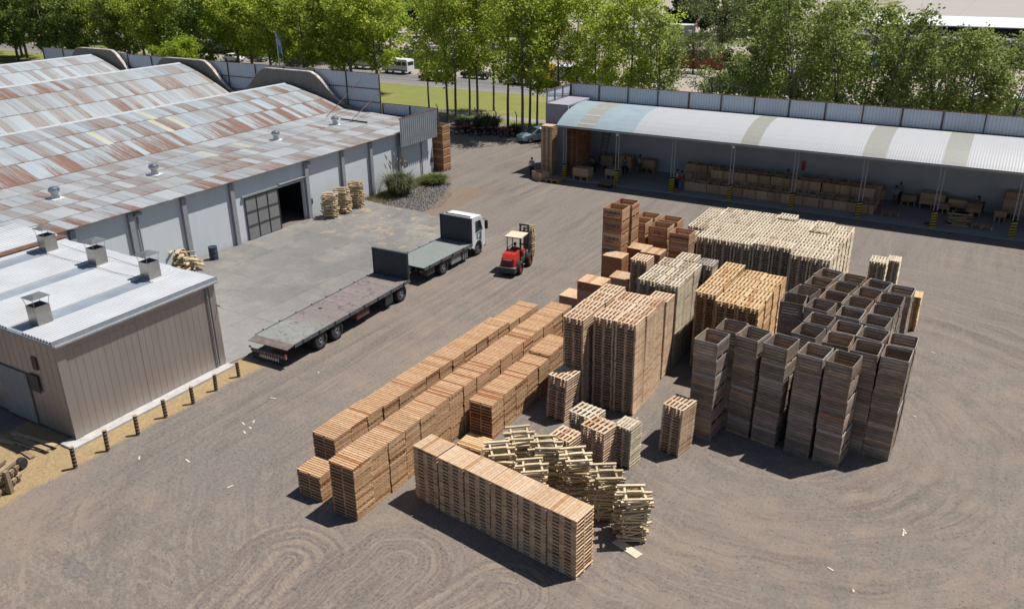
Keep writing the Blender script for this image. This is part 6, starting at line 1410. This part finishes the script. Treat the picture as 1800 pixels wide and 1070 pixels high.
# pale rubble heaps of the lot
rub = plain('pale rubble', (.46, .41, .37), .95, 0, .35, 1.5)
for k in range(14):
    px = 715+k*38+rr.uniform(-9, 9); py = rr.choice((78, 90, 98, 106)); x, y = G(px, py); mb = MB(); n = 14
    for j in range(n*4):
        a = rr.uniform(0, 6.28); d = rr.random()**.7; s_ = rr.uniform(.3, .9); mb.box(cos(a)*d*5-s_, cos(a)*d*5+s_, sin(a)*d*2.2-s_, sin(a)*d*2.2+s_, 0, (1-d)*1.8+.3, 0, rr.uniform(0, 3))
    tag(mb.build('rubble_heap', rub, None, (x, y, 0)), 'pale rubble heap on the lot beyond the road, %s from the left' % NTH[k], 'rubble heap', 'rubble heaps on the pale lot')
# hedge rows of the vineyard
mb = MB(); r3 = random.Random(31)
for q in range(16000):
    row = r3.randrange(7); x = r3.uniform(-165, -82); y = 122.5+row*2.1+r3.gauss(0, .3); z = abs(r3.gauss(.7, .4)); s_ = r3.uniform(.15, .32); a = r3.uniform(0, 6.28)
    mb.quad([(x-s_*cos(a), y-s_*sin(a), z), (x, y, z-s_*.6), (x+s_*cos(a), y+s_*sin(a), z), (x, y+s_*.4, z+s_*.7)])
tag(mb.build('vine_rows', LG['deep']), 'rows of vines growing beyond the road', 'vines', kind='stuff')
# flagpole with flag, lattice mast, motorbikes
x, fh = atV(484, 50, 93); t = thing('flagpole', 'white flagpole flying a pale blue and white flag', 'flagpole', (x, 93, fh-12.5)); mb = MB(); mb.tube([(0, 0, 12.5-fh), (0, 0, 12.3)], [.14, .08], 8); mb.lathe([(0, 12.5), (.1, 12.4), (0, 12.3)], 8); mb.build('pole', MAT['white'], t)
fl = MB(); cols = [(.18, .38, .62), (.75, .78, .8), (.18, .38, .62)]
for b_ in range(3):
    for q in range(8):
        def FP(u_, v_): return (.1+u_*1.0+.0, .25*sin(u_*5), 12.1-v_*.9-u_*1.6)
        u0, u1 = q/8, (q+1)/8; fl.quad([FP(u0, b_), FP(u1, b_), FP(u1, b_+1), FP(u0, b_+1)], b_ % 2)
fl.build('flag', [plain('flag blue', (.16, .36, .62), .8), plain('flag white', (.7, .73, .75), .8)], t)
x, y = G(8, 118); t = thing('lattice_mast', 'pale lattice mast at the left edge among the trees', 'mast', (x+3, y-20, 0)); mb = MB(); 
for q in range(18):
    a, b = .45*(1-q/22), .45*(1-(q+1)/22)
    for sx, sy in ((-1, -1), (1, -1), (1, 1), (-1, 1)): mb.tube([(sx*a, sy*a, q), (sx*b, sy*b, q+1)], .05, 4); mb.tube([(sx*a, sy*a, q), (-sy*b, sx*b, q+1)], .03, 3)
mb.build('lattice', MAT['white'], t)
def motorbike():
    t = thing('motorbike', '', 'motorbike')
    for y_ in (-.62, .62):
        mb = MB(); mb.lathe([(.30, -.05), (.31, 0), (.30, .05), (.24, .04), (.24, -.04), (.30, -.05)], 18, 'X', (0, y_, .31)); w_ = mb.build('wheel', MAT['black'], t, smooth=True)
        mb = MB(); mb.lathe([(0, -.03), (.05, -.03), (.05, .03), (0, .03)], 8, 'X', (0, y_, .31))
        for q in range(6): a = q*pi/3; mb.tube([(0, y_, .31), (0, y_+.24*cos(a), .31+.24*sin(a))], .008, 3)
        mb.build('spokes', MAT['steel'], w_)
    mb = MB(); mb.tube([(0, -.62, .31), (0, -.1, .45), (0, .35, .7), (0, .62, .31)], .03, 5); mb.tube([(0, -.1, .45), (0, -.3, .72), (0, .35, .72)], .03, 5); mb.build('frame', MAT['dark'], t)
    mb = MB(); mb.box(-.1, .1, -.15, .15, .25, .5); mb.build('engine', MAT['steel'], t)
    mb = MB(); mb.box(-.12, .12, -.62, .05, .74, .83); mb.build('seat', MAT['black'], t); mb = MB(); mb.lathe([(0, -.22), (.12, -.16), (.14, .05), (.05, .22), (0, .22)], 10, 'Y', (0, .2, .82)); mb.build('fuel_tank', MAT['red'], t, smooth=True)
    mb = MB(); mb.tube([(-.35, .35, 1.05), (0, .45, .98), (.35, .35, 1.05)], .015, 5); mb.tube([(0, .6, .35), (0, .42, 1.0)], .025, 5); mb.build('handlebar', MAT['dark'], t)
    mb = MB(); mb.lathe([(0, .0), (.08, .02), (.09, .08), (0, .1)], 10, 'Y', (0, .48, .9)); mb.build('headlight', MAT['steel'], t); return t
mbk0 = motorbike()
for k, (px, py) in enumerate(((800, 232), (812, 236), (824, 235), (836, 238), (852, 238), (866, 237), (878, 238), (890, 240), (902, 241))):
    x, y = G(px, py); lb = 'dark motorbike parked under the slim trunks, %s from the left' % NTH[k]; rz = radians(150)+rr.uniform(-.2, .2)
    if k == 0: mbk0.location = (x, y, 0); mbk0.rotation_euler = (0, 0, rz); mbk0['label'] = lb; mbk0['group'] = 'motorbikes parked under the trees'
    else: dup(mbk0, (x, y, 0), rz, lb, 'motorbikes parked under the trees')

# ------------------------------------------------------------------ small fittings
for root, ln, y0 in ((tr, 9.95, .6), (tk, 5.35, .5)):
    k = 0
    while y0+k*1.25 < ln-.3:
        for x in (.06, -2.66 if root is tr else -2.63):
            mb = MB(); mb.box(x-.02, x+.02, y0+k*1.25-.05, y0+k*1.25+.05, .98, 1.16); mb.build('lashing_hook', MAT['dark'], root)
        mb = MB(); mb.box(.051, .062, y0+.6+k*1.25-.05, y0+.6+k*1.25+.05, .98, 1.03); mb.build('marker_lamp', MAT['orangep'], root); k += 1
mb = MB(); mb.tube([(-1.2, 9.9, .95), (-1.1, 10.4, .6), (-1.35, 11.2, .55), (-1.25, 12.0, .95)], .022, 5); mb.tube([(-1.4, 9.9, .95), (-1.5, 10.6, .55), (-1.3, 12.0, 1.0)], .022, 5); mb.build('air_hose', MAT['black'], tr)
mb = MB(); mb.lathe([(.26, -.12), (.46, -.13), (.5, -.08), (.5, .08), (.46, .13), (.26, .12), (.26, -.12)], 20, 'Y', (-1.9, 4.2, .62)); mb.build('spare_wheel', MAT['black'], tr)
mb = MB(); mb.box(-1.55, -1.05, -.05, -.03, .62, .74); mb.build('number_plate', MAT['white'], tk)
# cables and a gutter on the small shed
mb = MB(); mb.box(.172, .26, -.1, LV+.1, HS-.14, HS-.06); mb.build('gutter', plain('gutter grey', (.42, .44, .46), .5, .3), ms)
mb = MB(); mb.tube([(.07, LV-.5, HS-.15), (.07, LV-.5, .15)], .04, 6); mb.build('downpipe', MAT['grey'], ms)
mb = MB(); mb.tube([(-.1, LV+.02, 3.3), (.25, LV+.02, 3.25)], .03, 5); mb.build('wall_bracket', MAT['dark'], ms)
